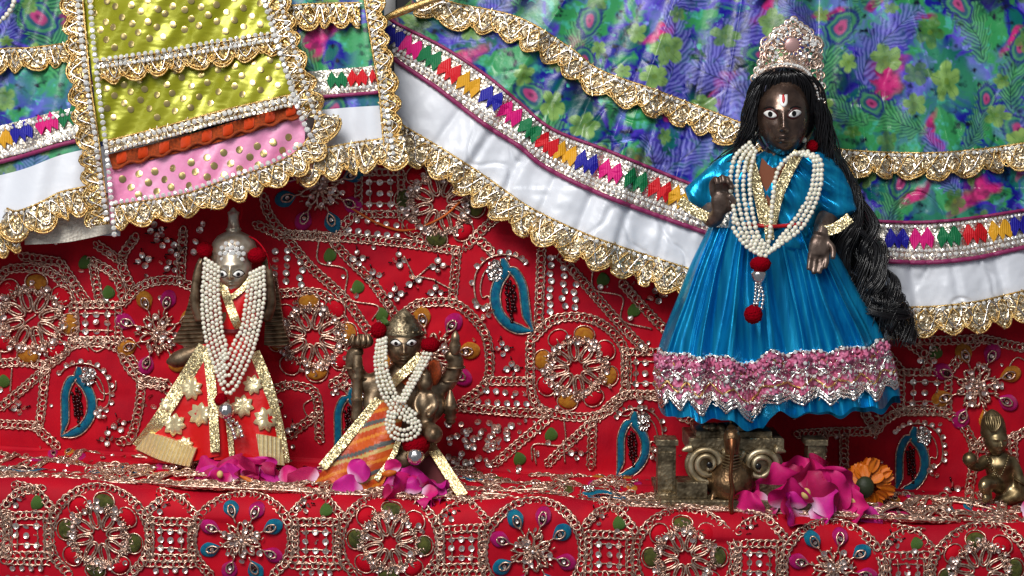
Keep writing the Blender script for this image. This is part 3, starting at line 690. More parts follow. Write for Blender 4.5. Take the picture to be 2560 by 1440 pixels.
def paint(x, y):
    x = np.asarray(x, float) / 1.08; y = np.asarray(y, float) / 1.08
    wx = x + 50 * (fbm(N1, x / 70, y / 70) - .5) * 2; wy = y + 50 * (fbm(N2, x / 70 + 9, y / 70) - .5) * 2
    a = fbm(N3, wx / 60, wy / 60, 4); b = fbm(N4, wx / 50 + 5, wy / 50, 4); h = fbm(N1, x / 18 + 3, y / 18, 3)
    blue, viol, green, teal, lav, dark = srgb(18, 20, 140), srgb(78, 54, 190), srgb(52, 146, 84), srgb(4, 96, 92), srgb(140, 160, 240), srgb(5, 14, 40)
    col = mixc(np.broadcast_to(blue, x.shape + (3,)), viol, (a - .45) * 6); col = mixc(col, green, (b - .52) * 9); col = mixc(col, teal, (.45 - b) * 8)
    g_ = fbm(N2, x / 150 + 2, y / 190, 2); col = mixc(col, dark, (.39 - g_) * 5); col = mixc(col, srgb(72, 160, 108), (g_ - .58) * 4); col = mixc(col, srgb(120, 116, 220), (a - .62) * 4); col = mixc(col, dark, (.37 - h) * 5); col = mixc(col, lav, (h - .66) * 5 * (a > .52)); col = mixc(col, srgb(70, 176, 150), (h - .6) * 5 * (b > .5))
    for (p, s, r) in PINK:
        dx, dy = wx - p[0], wy - p[1]; c, q = math.cos(r), math.sin(r); d = ((c * dx + q * dy) / s) ** 2 + ((-q * dx + c * dy) / (s * .38)) ** 2; sel = d < 1.5
        col[sel] = mixc(col[sel], mixc(np.broadcast_to(srgb(206, 40, 122), col[sel].shape), srgb(140, 26, 90), (h[sel] - .42) * 5), (np.clip(1.3 - d, 0, 1) * .95)[sel])
    for (p, s, r) in FEA:
        c, q = math.cos(r), math.sin(r); dx, dy = (x * .7 + wx * .3 - p[0]) / s, (y * .7 + wy * .3 - p[1]) / s; sel = (dx * dx + dy * dy) < 118 ** 2
        if not sel.any(): continue
        dx, dy = dx[sel], dy[sel]; X = c * dx + q * dy; Y = -q * dx + c * dy; Y = Y + .0016 * X * X * np.sign(math.sin(r * 7 + p[0])); cc = col[sel]; hh = h[sel]
        w = 40 * np.sqrt(np.clip(1 - (X / 105) ** 2, 0, 1)) * (1 + .25 * np.sin(X * .3 + hh * 9)); aY = np.abs(Y); mk = np.clip((w - aY) / 9, 0, 1)
        bl = .75 * np.sin((X * .75 - aY * 1.0) * .62 + hh * 7) + .5 * (hh - .5); kind = math.sin(p[0] * 3.1 + p[1])
        lo, hi = ((srgb(6, 58, 50), srgb(112, 200, 124)) if kind > -.3 else (srgb(20, 16, 124), srgb(150, 150, 240)))
        cc = mixc(cc, mixc(np.broadcast_to(lo, cc.shape), hi, .36 + .36 * bl), mk * (.45 + .5 * hh)); cc = mixc(cc, srgb(12, 40, 60), np.clip(1 - aY / 2.2, 0, 1) * (np.abs(X) < 95) * .8)
        ex, ey = X - 52, Y; d = np.hypot(ex * .72, ey * 1.1)
        for rad, cl in ((33, srgb(24, 22, 118)), (26, srgb(74, 150, 92)), (20, srgb(20, 60, 110)), (13, srgb(188, 56, 118)), (6, srgb(80, 16, 64))): cc = mixc(cc, cl, np.clip((rad * (.8 + .4 * hh) - d) / 4.0, 0, 1) * .8 * (kind > -.35))
        col[sel] = cc
    for (p, s, r, tone) in FLOW:
        dx, dy = x - p[0], (y - p[1]) * (1.0 + .25 * math.sin(p[0])); d = np.hypot(dx, dy); sel = d < s * 1.15
        if not sel.any(): continue
        th = np.arctan2(dy[sel], dx[sel]) + r; hh = h[sel]; dd = d[sel]; rad = s * (.56 + .40 * np.abs(np.cos(2.5 * th)) ** .6 + .40 * (hh - .5)); k = np.clip((rad - dd) / 5.0, 0, 1)
        base = mixc(np.broadcast_to(srgb(62, 104, 38), (sel.sum(), 3)), srgb(140, 178, 92), np.clip((.1 + .8 * tone) * (.3 + .9 * dd / s) + (hh - .5) * 1.2, 0, 1))
        base = mixc(base, srgb(96, 128, 34), (dd < s * .16) * .8); base = mixc(base, srgb(56, 98, 50), np.clip(.12 - np.abs(np.sin(2.5 * th)), 0, 1) * 5 * (dd > s * .2)); col[sel] = mixc(col[sel], base, k * (.78 + .18 * tone))
    return np.clip(col, 0, 1)

# ================================================================== layered garments
class Patch:
    """a garment panel: rows of photo-pixel control points, at depth yf(u, v)"""
    def __init__(s, rows, yf, n=80, ts=None):
        s.rows = np.array([resample(catmull(r, 16 * len(r)), n=n) for r in rows]); s.yf = yf
        s.ts = np.linspace(0, 1, len(rows)) if ts is None else np.asarray(ts, float); s.n = n
    def uv(s, a, t):
        a = np.asarray(a, float); t = np.asarray(t, float); k = np.clip(np.searchsorted(s.ts, t, 'right') - 1, 0, len(s.ts) - 2)
        w = (t - s.ts[k]) / (s.ts[k + 1] - s.ts[k]); j = a * (s.n - 1); j0 = np.clip(j.astype(int), 0, s.n - 2); q = (j - j0)[..., None]
        g = lambda kk: s.rows[kk, j0] * (1 - q) + s.rows[kk, j0 + 1] * q
        return g(k) * (1 - w)[..., None] + g(k + 1) * w[..., None]
    def grid(s, ns, nt, a0=0, a1=1, t0=0, t1=1, off=0.0):
        t, a = np.meshgrid(np.linspace(t0, t1, nt), np.linspace(a0, a1, ns), indexing='ij'); q = s.uv(a, t)
        return q, W(q[..., 0], q[..., 1], s.yf(q[..., 0], q[..., 1]) - off)
    def mb(s, ns, nt, a0=0, a1=1, t0=0, t1=1, off=0.0, col=None, thick=.0012):
        q, P = s.grid(ns, nt, a0, a1, t0, t1, off); m = MB(); c = None if col is None else col(q[..., 0], q[..., 1]).reshape(-1, 3)
        m.add(P.reshape(-1, 3), grid_faces(nt, ns), c)
        if thick:
            i = np.arange(nt * ns).reshape(nt, ns); e = np.concatenate([i[0], i[1:, -1], i[-1, -2::-1], i[-2:0:-1, 0]]); E = P.reshape(-1, 3)[e]
            V = np.vstack([E, E + (0, thick, 0)]); k = len(e); j = np.arange(k); m.add(V, np.stack([j, (j + 1) % k, k + (j + 1) % k, k + j], 1), None if c is None else np.vstack([c[e], c[e]]))
            P2 = P + (0, thick, 0); m.add(P2[::3, ::3].reshape(-1, 3), grid_faces(*P2[::3, ::3].shape[:2])[:, ::-1], None if c is None else c.reshape(nt, ns, 3)[::3, ::3].reshape(-1, 3))
        return m
def path_world(uv, yf, step, off):
    p = curve_px(uv, 4.0); P = W(p[:, 0], p[:, 1], yf(p[:, 0], p[:, 1]) - off)
    P = resample(P, step * U); T = np.gradient(P, axis=0); return P, basis(T, np.tile((0.0, -1.0, 0.15), (len(P), 1)))
STONE = stone_t(8); CYL = (np.vstack([tube(np.array([(-1, 0, 0), (1, 0, 0)], float), .35, 6, False)[0]]), grid_faces(2, 6, True))
def trim(parent, uv, yf, w, side=1, style='scallop', fab='champ', off=.0015, per=70.0, name='gold_trim', cord='goldcord', dens=1.0, stones=True, depth=None):
    """metallic lace: a gota strip along uv, rhinestone line at its inner edge, scalloped cords along its outer edge (side = +1 on the right of travel)"""
    P, B = path_world(uv, yf, 4.0, off); n = len(P); side_v = -side * B[:, :, 1]; nv = B[:, :, 2]
    q = np.arange(n) * 4.0; ph = (q + 9 * np.sin(q * .013 + len(uv)) + 5 * np.sin(q * .037)) / per * math.pi; w = w * 1.0
    sc = np.abs(np.sin(ph)) ** .7 if style == 'scallop' else 1.0 + 0 * q
    dep = w * .42 if depth is None else depth
    outer = w - dep + dep * sc + 2.5 * np.sin(q * .021 + 1) if style == 'scallop' else w + 0 * q
    m = MB(); k = 7; rng = RNG
    V = np.stack([P + side_v * (outer * j / (k - 1) * U)[:, None] + nv * ((1.0 + .8 * np.sin(q * .7 + j * 2.1)) * U)[:, None] for j in range(k)], 1)
    m.add(V.reshape(-1, 3), grid_faces(n, k) if side > 0 else grid_faces(n, k)[:, ::-1]); o = obj(name, m, M[fab], parent)
    # scattered gota chips
    nb = int(n * 1.15 * w / 40 * dens); idx = rng.integers(0, n, nb); fr = rng.random(nb) ** .8; c = MB()
    Pb = P[idx] + side_v[idx] * (fr * outer[idx] * .96 * U)[:, None] + nv[idx] * (rng.uniform(2, 6, nb) * U)[:, None]
    Ms = np.array([B[i] @ rot_axis((0, 0, 1), rng.normal(0, 1.0)) @ rot_axis((1, 0, 0), rng.uniform(0, 3)) @ rot_axis((0, 1, 0), rng.normal(0, .4)) * (rng.uniform(3.2, 7.5) * U) for i in idx])
    if nb: c.inst(CYL, Ms, Pb); obj('bugle_beads', c, M['champbead'], o, kind='stuff')
    cm = MB(); i = np.arange(n)
    if style == 'scallop':
        for dlt, rr, h in ((0, 2.9, 4), (-7.5, 2.0, 5)):
            cm.add(*tube(P + side_v * ((outer + dlt) * U)[:, None] + nv * (h * U), rr * U * (1 + .22 * np.sin(i * 2.2)), 5))
        z = w * .45 + (w * .33) * np.sin(ph * 2 + 1.2); cm.add(*tube(P + side_v * (z * U)[:, None] + nv * (6 * U), 2.2 * U * (1 + .2 * np.sin(i * 2.6)), 5))
    cm.add(*tube(P + side_v * (2 * U) + nv * (4 * U), 2.8 * U * (1 + .25 * np.sin(i * 2.4)), 5))
    obj('scallop_cord' if style == 'scallop' else 'edge_cord', cm, M[cord], o)
    if style == 'scallop':
        sm = MB(); z = w * .45 - (w * .33) * np.sin(ph * 2 + 1.2); sm.add(*tube(P + side_v * (z * U)[:, None] + nv * (6 * U), 2.2 * U * (1 + .2 * np.sin(i * 2.6)), 5)); obj('silver_wire', sm, M['silver'], o)
    if stones: stone_row(o, P, B, side_v * (9 * U), 6.0)
    return o
def stone_row(parent, P, B, off, r=6.0, name='rhinestone_row', h=5.0, gap=2.5):
    s = np.arange(0, len(P), max(1, int(round((2 * r + gap) / 4)))); m = MB()
    Ms = np.array([B[i] @ rot_axis((1, 0, 0), RNG.normal(0, .22)) @ rot_axis((0, 1, 0), RNG.normal(0, .22)) * (r * U * RNG.uniform(.9, 1.1)) for i in s])
    o_ = off[s] if np.ndim(off) == 2 else off
    m.inst(STONE, Ms, P[s] + o_ + B[s][:, :, 2] * (h * U)); return obj(name, m, M['stone'], parent, smooth=False)
def stones(parent, uv, yf, r=7.0, off=.003, mat_=None):
    P, B = path_world(uv, yf, 4.0, off); o = stone_row(parent, P, B, np.zeros(3), r, 'rhinestone_row', 2.0); return o
def cordline(parent, uv, yf, r, mt, off=.002, name='piping'):
    P, B = path_world(uv, yf, 6.0, off); m = MB(); i = np.arange(len(P)); m.add(*tube(P, r * U * (1 + .08 * np.sin(i * 1.7)), 7)); return obj(name, m, M[mt], parent)
ZZ = np.array([(-.50, .02), (-.40, .34), (-.30, .50), (-.20, .20), (-.08, .30), (.02, .50), (.14, .16), (.26, .28), (.36, .46), (.50, .06), (.40, -.36), (.30, -.14), (.18, -.20), (.06, -.50), (-.06, -.18), (-.18, -.22), (-.30, -.48), (-.40, -.14)])
ZZ = np.array([(-.52, .06), (-.27, .50), (-.02, .08), (.23, .50), (.50, .04), (.52, -.06), (.27, -.50), (.02, -.08), (-.23, -.50), (-.50, -.04)])
ZZ = np.array([(-.50, .0), (-.24, .52), (0.0, .10), (.26, .52), (.52, .02), (.40, -.46), (.24, -.02), (.06, -.52), (-.12, -.04), (-.34, -.50)])
def zigzag(parent, u, v, ang, yf, col, w=58, h=46, off=.003):
    c, s = math.cos(ang), math.sin(ang); zz_ = np.vstack([ZZ, ZZ[:1]]); pts = np.vstack([zz_[:-1] + (zz_[1:] - zz_[:-1]) * k / 3 for k in range(3)]).reshape(3, -1, 2).transpose(1, 0, 2).reshape(-1, 2) * (w, h); x = c * pts[:, 0] - s * pts[:, 1] ; y = s * pts[:, 0] + c * pts[:, 1]
    uu, vv = u + x, v - y; m = MB(); n = len(uu)
    f = lambda k, o: W(u + (uu - u) * k, v + (vv - v) * k, yf(u + (uu - u) * k, v + (vv - v) * k) - o)
    V = np.vstack([f(1.0, off - .0012), f(.99, off), f(.5, off + .0002), W(np.array([u]), np.array([v]), yf(np.array([u]), np.array([v])) - off - .0002)])
    j = np.arange(n); m.add(V, [grid_faces(3, n, True), np.stack([2 * n + j, 2 * n + (j + 1) % n, 0 * j + 3 * n], 1)]); return obj('zigzag_motif', m, M[col], parent, smooth=False)

# ---------------- right skirt
def yf_R(u, v):
    u = np.asarray(u, float); v = np.asarray(v, float); ph = np.arctan2(u - 2010, v + 950)
    y = .096 - .030 * np.clip((v + 60) / 900, 0, 1.1) - .006 * np.exp(-((u - 1900) / 600) ** 2) + .010 * np.clip((1300 - u) / 340, 0, 1)
    am = np.clip((v + 80) / 700, .6, 1.0) 
    f = np.where(v < 470, 1.2, 1.0) * .0042 * np.abs(np.sin(ph * 17 + .5 + 1.2 * np.sin(ph * 5))) ** .6 + .0018 * np.sin(ph * 71 + 1.2) + .0030 * np.sin(ph * 23)
    crease = .0022 * np.exp(-(((ph * 15.5) % 1.0 - .5) / .10) ** 2) + .0030 * (fbm(N2, u / 46, v / 60, 3) - .5) + .0012 * np.exp(-((fbm(N3, u / 110, v / 110, 2) - .5) / .025) ** 2)
    fold = .014 * np.exp(-((u - (2048 - v * .03)) / 30) ** 2) * np.clip(1 - v / 420, 0, 1) - .006 * np.exp(-((u - 2110) / 45) ** 2) * np.clip(1 - v / 420, 0, 1)
    return y + am * f + crease * np.clip((v - 100) / 300, 0, 1) + fold
hem = [(992, 372), (1047, 408), (1158, 487), (1253, 535), (1359, 588), (1470, 650), (1580, 690), (1686, 722), (1830, 770), (2010, 812), (2227, 832), (2321, 838), (2477, 818), (2570, 792), (2860, 730)]
trt = [(990, 300), (1016, 317), (1105, 370), (1211, 438), (1317, 512), (1422, 565), (1528, 607), (1707, 665), (1830, 705), (2010, 752), (2252, 766), (2415, 756), (2560, 725), (2860, 660)]
plo = [(985, 145), (1000, 158), (1095, 222), (1211, 311), (1295, 364), (1370, 422), (1528, 496), (1760, 580), (1860, 610), (2010, 640), (2215, 653), (2327, 656), (2446, 644), (2560, 619), (2860, 560)]
zto = [(975, 48), (1000, 63), (1105, 116), (1211, 185), (1295, 253), (1380, 322), (1528, 380), (1740, 465), (1860, 505), (2010, 535), (2196, 553), (2352, 553), (2560, 525), (2860, 468)]
mlo = [(1010, -4), (1060, 8), (1142, 48), (1264, 90), (1317, 124), (1385, 170), (1454, 218), (1528, 256), (1655, 312), (1739, 340), (1860, 385), (2010, 430), (2159, 446), (2302, 452), (2465, 440), (2860, 370)]
mto = [(1060, -30), (1127, 4), (1295, 42), (1422, 116), (1501, 174), (1633, 222), (1760, 270), (1880, 315), (2010, 350), (2115, 373), (2290, 381), (2415, 375), (2560, 356), (2860, 305)]
top = [(1100, -90), (1300, -90), (1700, -90), (2100, -90), (2860, -90)]
sk = root('floral_skirt', W(1900, 400, .09), 'wide blue green floral printed skirt with white satin hem behind the blue-dressed figure', 'skirt', 'printed skirts of the large figures')
PRt = Patch([top, mto, zto, plo], yf_R, 140, [0, .45, .75, 1])
obj('printed_panel', PRt.mb(820, 300, t1=.76, col=paint), M['floral'], sk, color=True)
PRz = Patch([zto, plo], yf_R, 140); obj('metallic_band', PRz.mb(420, 24, off=.001), M['silvgl'], sk)
PRw = Patch([[(a, b - 4) for a, b in plo], trt], yf_R, 140); obj('satin_band', PRw.mb(420, 40, off=.0002, t1=1.08), M['white'], sk)
trim(sk, trt, yf_R, 84, 1, 'scallop', 'champ', .002, 72, dens=1.6)
trim(sk, mto, yf_R, 74, 1, 'scallop', 'champ', .002, 74, dens=1.4)
lm = Patch([[(a, b + 6) for a, b in trt], [(a, b - 12) for a, b in hem]], yf_R, 140); obj('lace_backing', lm.mb(300, 10, off=-.0006), M['lacewhite'], sk)
cordline(sk, plo, yf_R, 6.5, 'purple', .0025); cordline(sk, zto, yf_R, 4.5, 'purple', .0025)
stones(sk, [(a, b - 17) for a, b in plo], yf_R, 6.0); stones(sk, [(a, b - 30) for a, b in plo], yf_R, 5.0); stones(sk, [(a, b + 11) for a, b in zto], yf_R, 4.5)
ZL = [(985, 90), (1026, 118), (1074, 145), (1123, 178), (1171, 212), (1228, 246), (1276, 285), (1325, 325), (1368, 362), (1413, 386), (1466, 408), (1526, 430), (1590, 452), (1650, 476), (1700, 497), (1757, 520), (2242, 600), (2304, 598), (2372, 593), (2437, 586), (2500, 577), (2552, 563), (2610, 552), (2668, 540), (2726, 528), (2784, 517)]
ZC = ['zblue', 'zpink', 'zgreen', 'zred', 'zyellow']
zc = [0, 1, 2, 3, 4, 0, 1, 2, 3, 4, 0, 1, 2, 3, 4, 0, 0, 1, 2, 3, 4, 0, 1, 2, 3, 4]
zcv = catmull(ZL, 600)
for q, (u, v) in enumerate(ZL):
    a, b = ZL[max(0, q - 1)], ZL[min(len(ZL) - 1, q + 1)]
    if q in (15, 16): a, b = ((ZL[14], ZL[15]) if q == 15 else (ZL[16], ZL[17]))
    zigzag(sk, u, v - 2, -math.atan2(b[1] - a[1], b[0] - a[0]), yf_R, ZC[zc[q]], 62, 58)
# gold cord edge joining the skirts at the top
def yf_c(u, v): return .078 + 0 * np.asarray(u, float)

# ---------------- left skirt (behind the lime apron)
def yf_L(u, v):
    u = np.asarray(u, float); v = np.asarray(v, float); ph = np.arctan2(u - 420, v + 1000)
    return .088 - .030 * np.clip((v + 60) / 640, 0, 1.1) + .0030 * np.sin(ph * 40 + .4) * np.clip((v + 100) / 500, .3, 1) + .0014 * np.sin(ph * 90)
ls = root('floral_skirt', W(400, 250, .088), 'floral printed skirt with white hem, mostly under the lime and pink apron', 'skirt', 'printed skirts of the large figures')
Lr = [[(-300, -60), (300, -60), (700, -60), (960, -60)], [(-300, 180), (60, 118), (200, 105), (400, 90), (800, 70), (960, 60)], [(-300, 385), (10, 312), (180, 270), (500, 210), (800, 160), (970, 150)], [(-300, 465), (20, 392), (190, 345), (500, 290), (820, 230), (985, 215)], [(-300, 500), (25, 432), (190, 378), (500, 330), (830, 272), (985, 255)], [(-300, 615), (45, 540), (190, 480), (500, 430), (830, 350), (990, 330)]]
PL = Patch(Lr, yf_L, 140, [0, .3, .55, .68, .76, 1])
obj('printed_panel', PL.mb(420, 260, t1=.77, col=lambda x, y: paint(x * .9 + 700, y)), M['floral'], ls, color=True)
obj('metallic_band', PL.mb(240, 20, t0=.55, t1=.68, off=.001), M['silvgl'], ls)
obj('satin_band', PL.mb(260, 24, t0=.76, t1=1.04, off=.0004), M['white'], ls)
cordline(ls, [(a, b + 8) for a, b in Lr[3]], yf_L, 6, 'purple', .0022)
trim(ls, [(-300, 182), (-60, 134), (0, 122), (80, 118), (160, 108), (210, 100)], yf_L, 66, 1, 'scallop', 'champ', .002, 56)
trim(ls, [(20, 520), (45, 526), (100, 506), (150, 480), (215, 465)], yf_L, 80, 1, 'scallop', 'champ', .003, 58)
stones(ls, [(-300, 452), (-20, 392), (60, 378), (190, 332)], yf_L, 5.5); stones(ls, [(-300, 388), (-20, 330), (60, 312), (190, 280)], yf_L, 4.5)
for q, (u, v, c) in enumerate(((52, 330, 'zblue'), (116, 308, 'zpink'), (172, 290, 'zgreen'), (2, 348, 'zyellow'), (-60, 362, 'zred'), (-122, 376, 'zgreen'), (-184, 390, 'zpink'))): zigzag(ls, u, v, .28, yf_L, c, 60, 52)
# a lower white layer whose trim shows at the far edge
def yf_L2(u, v): return yf_L(u, v) + .012
lw = root('white_underskirt', W(20, 520, .085), 'white lace-edged underskirt peeping out at the far edge below the floral skirt', 'skirt')
PU = Patch([[(-300, 470), (60, 470), (300, 520)], [(-300, 600), (40, 560), (180, 585), (300, 590)]], yf_L2, 40); obj('satin_layer', PU.mb(90, 30), M['white'], lw)
trim(lw, [(-300, 640), (-60, 600), (-10, 588), (40, 570)], lambda u, v: yf_L(u, v) + .002, 62, 1, 'scallop', 'champ', .002, 50)
PU2 = Patch([[(-300, 510), (0, 480), (34, 492)], [(-300, 648), (0, 592), (40, 575)]], lambda u, v: yf_L(u, v) + .002, 30); obj('satin_fold', PU2.mb(40, 30), M['white'], lw)
PU3 = Patch([[(60, 545), (160, 515), (290, 480)], [(62, 612), (170, 605), (290, 580)]], lambda u, v: yf_L(u, v) + .007, 40); obj('lace_layer', PU3.mb(90, 24), M['lacewhite'], lw)

# ---------------- sash with zigzag band (between apron and right skirt)
def yf_S(u, v):
    u = np.asarray(u, float); v = np.asarray(v, float); return .066 - .012 * np.clip(v / 420, -.2, 1.1) + .0025 * np.sin((u - v * .25) * .034) + .001 * np.sin(u * .08)
ss = root('sash_end', W(900, 300, .066), 'narrow floral sash end edged with gold lace hanging between apron and right skirt', 'sash')
Sr = [[(700, -60), (800, -60), (930, -60)], [(760, 180), (850, 172), (960, 162)], [(790, 235), (870, 230), (975, 222)], [(800, 275), (880, 268), (985, 262)], [(790, 380), (880, 362), (1000, 340)], [(760, 430), (880, 415), (1005, 395)]]
PS = Patch(Sr, yf_S, 60, [0, .5, .62, .7, .92, 1])
obj('printed_panel', PS.mb(150, 190, t1=.71, col=lambda x, y: paint(x + 360, y + 60)), M['floral'], ss, color=True)
obj('metallic_band', PS.mb(90, 20, t0=.5, t1=.63, off=.001), M['silvgl'], ss); obj('satin_band', PS.mb(90, 40, t0=.70, t1=1, off=.0004), M['white'], ss)
cordline(ss, [(790, 243), (870, 237), (960, 230)], yf_S, 5, 'purple'); stones(ss, [(800, 228), (870, 222), (940, 216)], yf_S, 5)
zigzag(ss, 842, 200, .06, yf_S, 'zgreen', 52, 44); zigzag(ss, 893, 195, .06, yf_S, 'zred', 52, 44); zigzag(ss, 940, 190, .06, yf_S, 'zred', 36, 36)
trim(ss, [(690, 20), (760, 10), (900, 6)], yf_S, 70, 1, 'scallop', 'goldgl', .003, 50)
trim(ss, [(900, -60), (925, 100), (945, 220), (955, 330), (962, 400)], yf_S, 52, -1, 'scallop', 'goldgl', .004, 52)
stones(ss, [(925, -60), (945, 100), (962, 220), (975, 330), (985, 395)], yf_S, 6.5, .006)
trim(ss, [(735, 388), (800, 372), (880, 356), (960, 345), (1005, 335)], yf_S, 88, 1, 'scallop', 'champ', .004, 60, dens=1.4)

# ---------------- lime and pink apron
def yf_A(u, v):
    u = np.asarray(u, float); v = np.asarray(v, float)
    return .052 - .014 * np.clip(v / 540, -.2, 1.1) + .0026 * np.sin(u * .013 + v * .008) + .0016 * np.sin(u * .031 - v * .012 + 1) + .0007 * np.sin(u * .09 + v * .05) + .00002 * np.abs(u - 480)
ap = root('apron_panel', W(480, 250, .05), 'lime yellow and pink dotted apron panel edged with gold scalloped lace', 'apron')
Ar = [[(185, -60), (420, -60), (700, -60)], [(226, 152), (400, 128), (540, 105), (690, 82)], [(246, 342), (400, 310), (560, 268), (735, 228)], [(262, 404), (430, 362), (590, 318), (760, 270)], [(266, 424), (430, 385), (600, 338), (765, 288)], [(276, 562), (450, 535), (600, 486), (690, 446), (760, 384)]]
PA = Patch(Ar, yf_A, 80, [0, .3, .6, .7, .74, 1])
obj('lime_panel', PA.mb(220, 180, t1=.62), M['lime'], ap); obj('pink_panel', PA.mb(220, 80, t0=.735, t1=1), M['pink'], ap)
PO = Patch([[(270, 386), (430, 348), (590, 302), (745, 254)], [(282, 422), (430, 386), (600, 340), (752, 290)]], yf_A, 80); obj('orange_band', PO.mb(200, 14, off=.0016), M['orange'], ap)
for q in range(9):
    a = .06 + q * .112; c_ = PO.uv(np.array(a), np.array(.42)); n_ = 14; t_ = np.arange(n_) / n_ * 2 * math.pi; uu = c_[0] + 13 * np.sign(np.cos(t_)) * np.abs(np.cos(t_)) ** .5; vv = c_[1] + 14 * np.sign(np.sin(t_)) * np.abs(np.sin(t_)) ** .5 - (uu - c_[0]) * .28
    mm = MB(); V = np.vstack([W(uu, vv, yf_A(uu, vv) - .0022), W(c_[0] + (uu - c_[0]) * .85, c_[1] + (vv - c_[1]) * .85, yf_A(uu, vv) - .0027), W(c_[0:1], c_[1:2], yf_A(c_[0:1], c_[1:2]) - .0028)])
    j = np.arange(n_); mm.add(V, [grid_faces(2, n_, True), np.stack([n_ + j, n_ + (j + 1) % n_, 0 * j + 2 * n_], 1)]); obj('orange_tab', mm, M['tab'], ap)
DOT = MB(); t_ = np.arange(14) / 14 * 2 * math.pi; DOT.add(np.vstack([np.stack([np.cos(t_), np.sin(t_), 0 * t_], 1), np.stack([.8 * np.cos(t_), .8 * np.sin(t_), 0 * t_ + .06], 1), [[0, 0, .07]]]), [grid_faces(2, 14, True), np.stack([14 + np.arange(14), 14 + (np.arange(14) + 1) % 14, np.full(14, 28)], 1)])
DOT_ME = DOT.mesh('foil_dot'); DOT_ME.materials.append(M['dot'])
def dots(t0, t1, dx, dy, rr):
    q0 = PA.uv(0.0, t0); r = 0
    lo = min(PA.uv(a, t0)[1] for a in (0, .5, 1.)) ; hi = max(PA.uv(a, t1)[1] for a in (0, .5, 1.))
    for v in np.arange(lo, hi, dy):
        r += 1
        for u in np.arange(200, 830, dx):
            uu = u + (dx / 2 if r % 2 else 0) + RNG.normal(0, 3); vv = v - (uu - 260) * .24 + RNG.normal(0, 3) + 60
            g = PA.rows; ta = None
            left = np.interp(vv, [-60, 150, 340, 402, 560], [190, 240, 258, 276, 300]); right = np.interp(vv, [-60, 82, 228, 270, 370], [695, 690, 735, 758, 790])
            if not (left + 14 < uu < right - 14): continue
            k = (uu - left) / (right - left); e0, e1 = PA.uv(np.array(k), np.array(t0))[1], PA.uv(np.array(k), np.array(t1))[1]
            if not (e0 + 12 < vv < e1 - 12): continue
            P = W(uu, vv, yf_A(uu, vv) - .0003); e = 4.0
            tu = W(uu + e, vv, yf_A(uu + e, vv)) - W(uu - e, vv, yf_A(uu - e, vv)); tv = W(uu, vv - e, yf_A(uu, vv - e)) - W(uu, vv + e, yf_A(uu, vv + e)); nn = np.cross(tu, tv); nn /= np.linalg.norm(nn)
            piece('foil_dot', DOT_ME, ap, P, basis(tu[None], nn[None])[0], rr * U)
dots(0.0, .28, 43, 25, 9.0); dots(.36, .585, 43, 25, 8.6); dots(.75, .93, 42, 26, 9.6)
trim(ap, [(245, 152), (400, 130), (540, 106), (690, 80)], yf_A, 64, 1, 'scallop', 'goldgl', .002, 60, name='cross_trim')
stones(ap, [(243, 150), (400, 128), (540, 104), (680, 82)], yf_A, 6.0, .005); stones(ap, [(246, 168), (400, 146), (540, 124), (680, 100)], yf_A, 5.5, .005)
trim(ap, [(262, 352), (400, 318), (560, 274), (742, 232)], yf_A, 32, 1, 'band', 'champ', .0025, name='cross_trim', dens=1.6); stones(ap, [(264, 362), (400, 330), (560, 286), (742, 246)], yf_A, 6, .005); stones(ap, [(268, 378), (400, 346), (560, 302), (748, 256)], yf_A, 5, .005)
cordline(ap, [(282 + 14 * q, 420 - 14 * q * .278 + 5 * math.sin(q * 1.6)) for q in range(34)], yf_A, 4, 'orange', .003, 'wavy_cord')
# side borders and bottom
trim(ap, [(205, -60), (215, 60), (228, 200), (248, 340), (262, 450), (275, 560)], yf_A, 60, 1, 'scallop', 'goldgl', .003, 56, name='border_trim', dens=1.6)
stones(ap, [(190, -60), (200, 60), (215, 200), (238, 340), (252, 450), (270, 555)], yf_A, 7.0, .006); stones(ap, [(222, -60), (230, 60), (244, 200), (262, 340), (274, 450), (287, 590)], yf_A, 7.0, .006)
trim(ap, [(640, -60), (672, 40), (702, 150), (738, 250), (760, 300)], yf_A, 66, -1, 'scallop', 'goldgl', .003, 56, name='border_trim', dens=1.6)
stones(ap, [(648, -60), (660, 0), (690, 100), (722, 200), (752, 290), (785, 355)], yf_A, 7.5, .006); stones(ap, [(690, -60), (705, 20), (735, 120), (762, 210), (782, 270), (800, 320)], yf_A, 6, .006)
trim(ap, [(282, 512), (450, 486), (560, 450), (680, 410), (740, 378), (778, 330), (792, 280)], yf_A, 66, 1, 'scallop', 'champ', .003, 58, name='border_trim', dens=1.8)
stones(ap, [(290, 506), (450, 480), (560, 445), (680, 404), (750, 362)], yf_A, 6.5, .006)
# shadowy grey post and gold finial in the gap at the top
pm = MB(); V, f = box_t(.010, .02, .30); pm.add(V + W(972, -60, .14), f); tag(obj('stone_post', pm, mat('grey_paint', S(150, 150, 150), .6, bump=('noise', 200, .3, .001))), 'grey painted post behind the gap between the two skirts', 'post')
bm_ = root('brass_ornament', W(1150, 10, .12), 'brass ornament glinting in the dark gap at the top', 'ornament'); pm = MB(); limb(pm, [(960, 48, .085, 7), (1000, 30, .086, 10), (1060, 8, .088, 9), (1110, -8, .09, 8), (1180, -14, .09, 7)]); ball(pm, 1125, 22, .11, 22, 16); ball(pm, 1165, 14, .11, 16, 12); obj('ornament_body', pm, M['goldcord'], bm_)
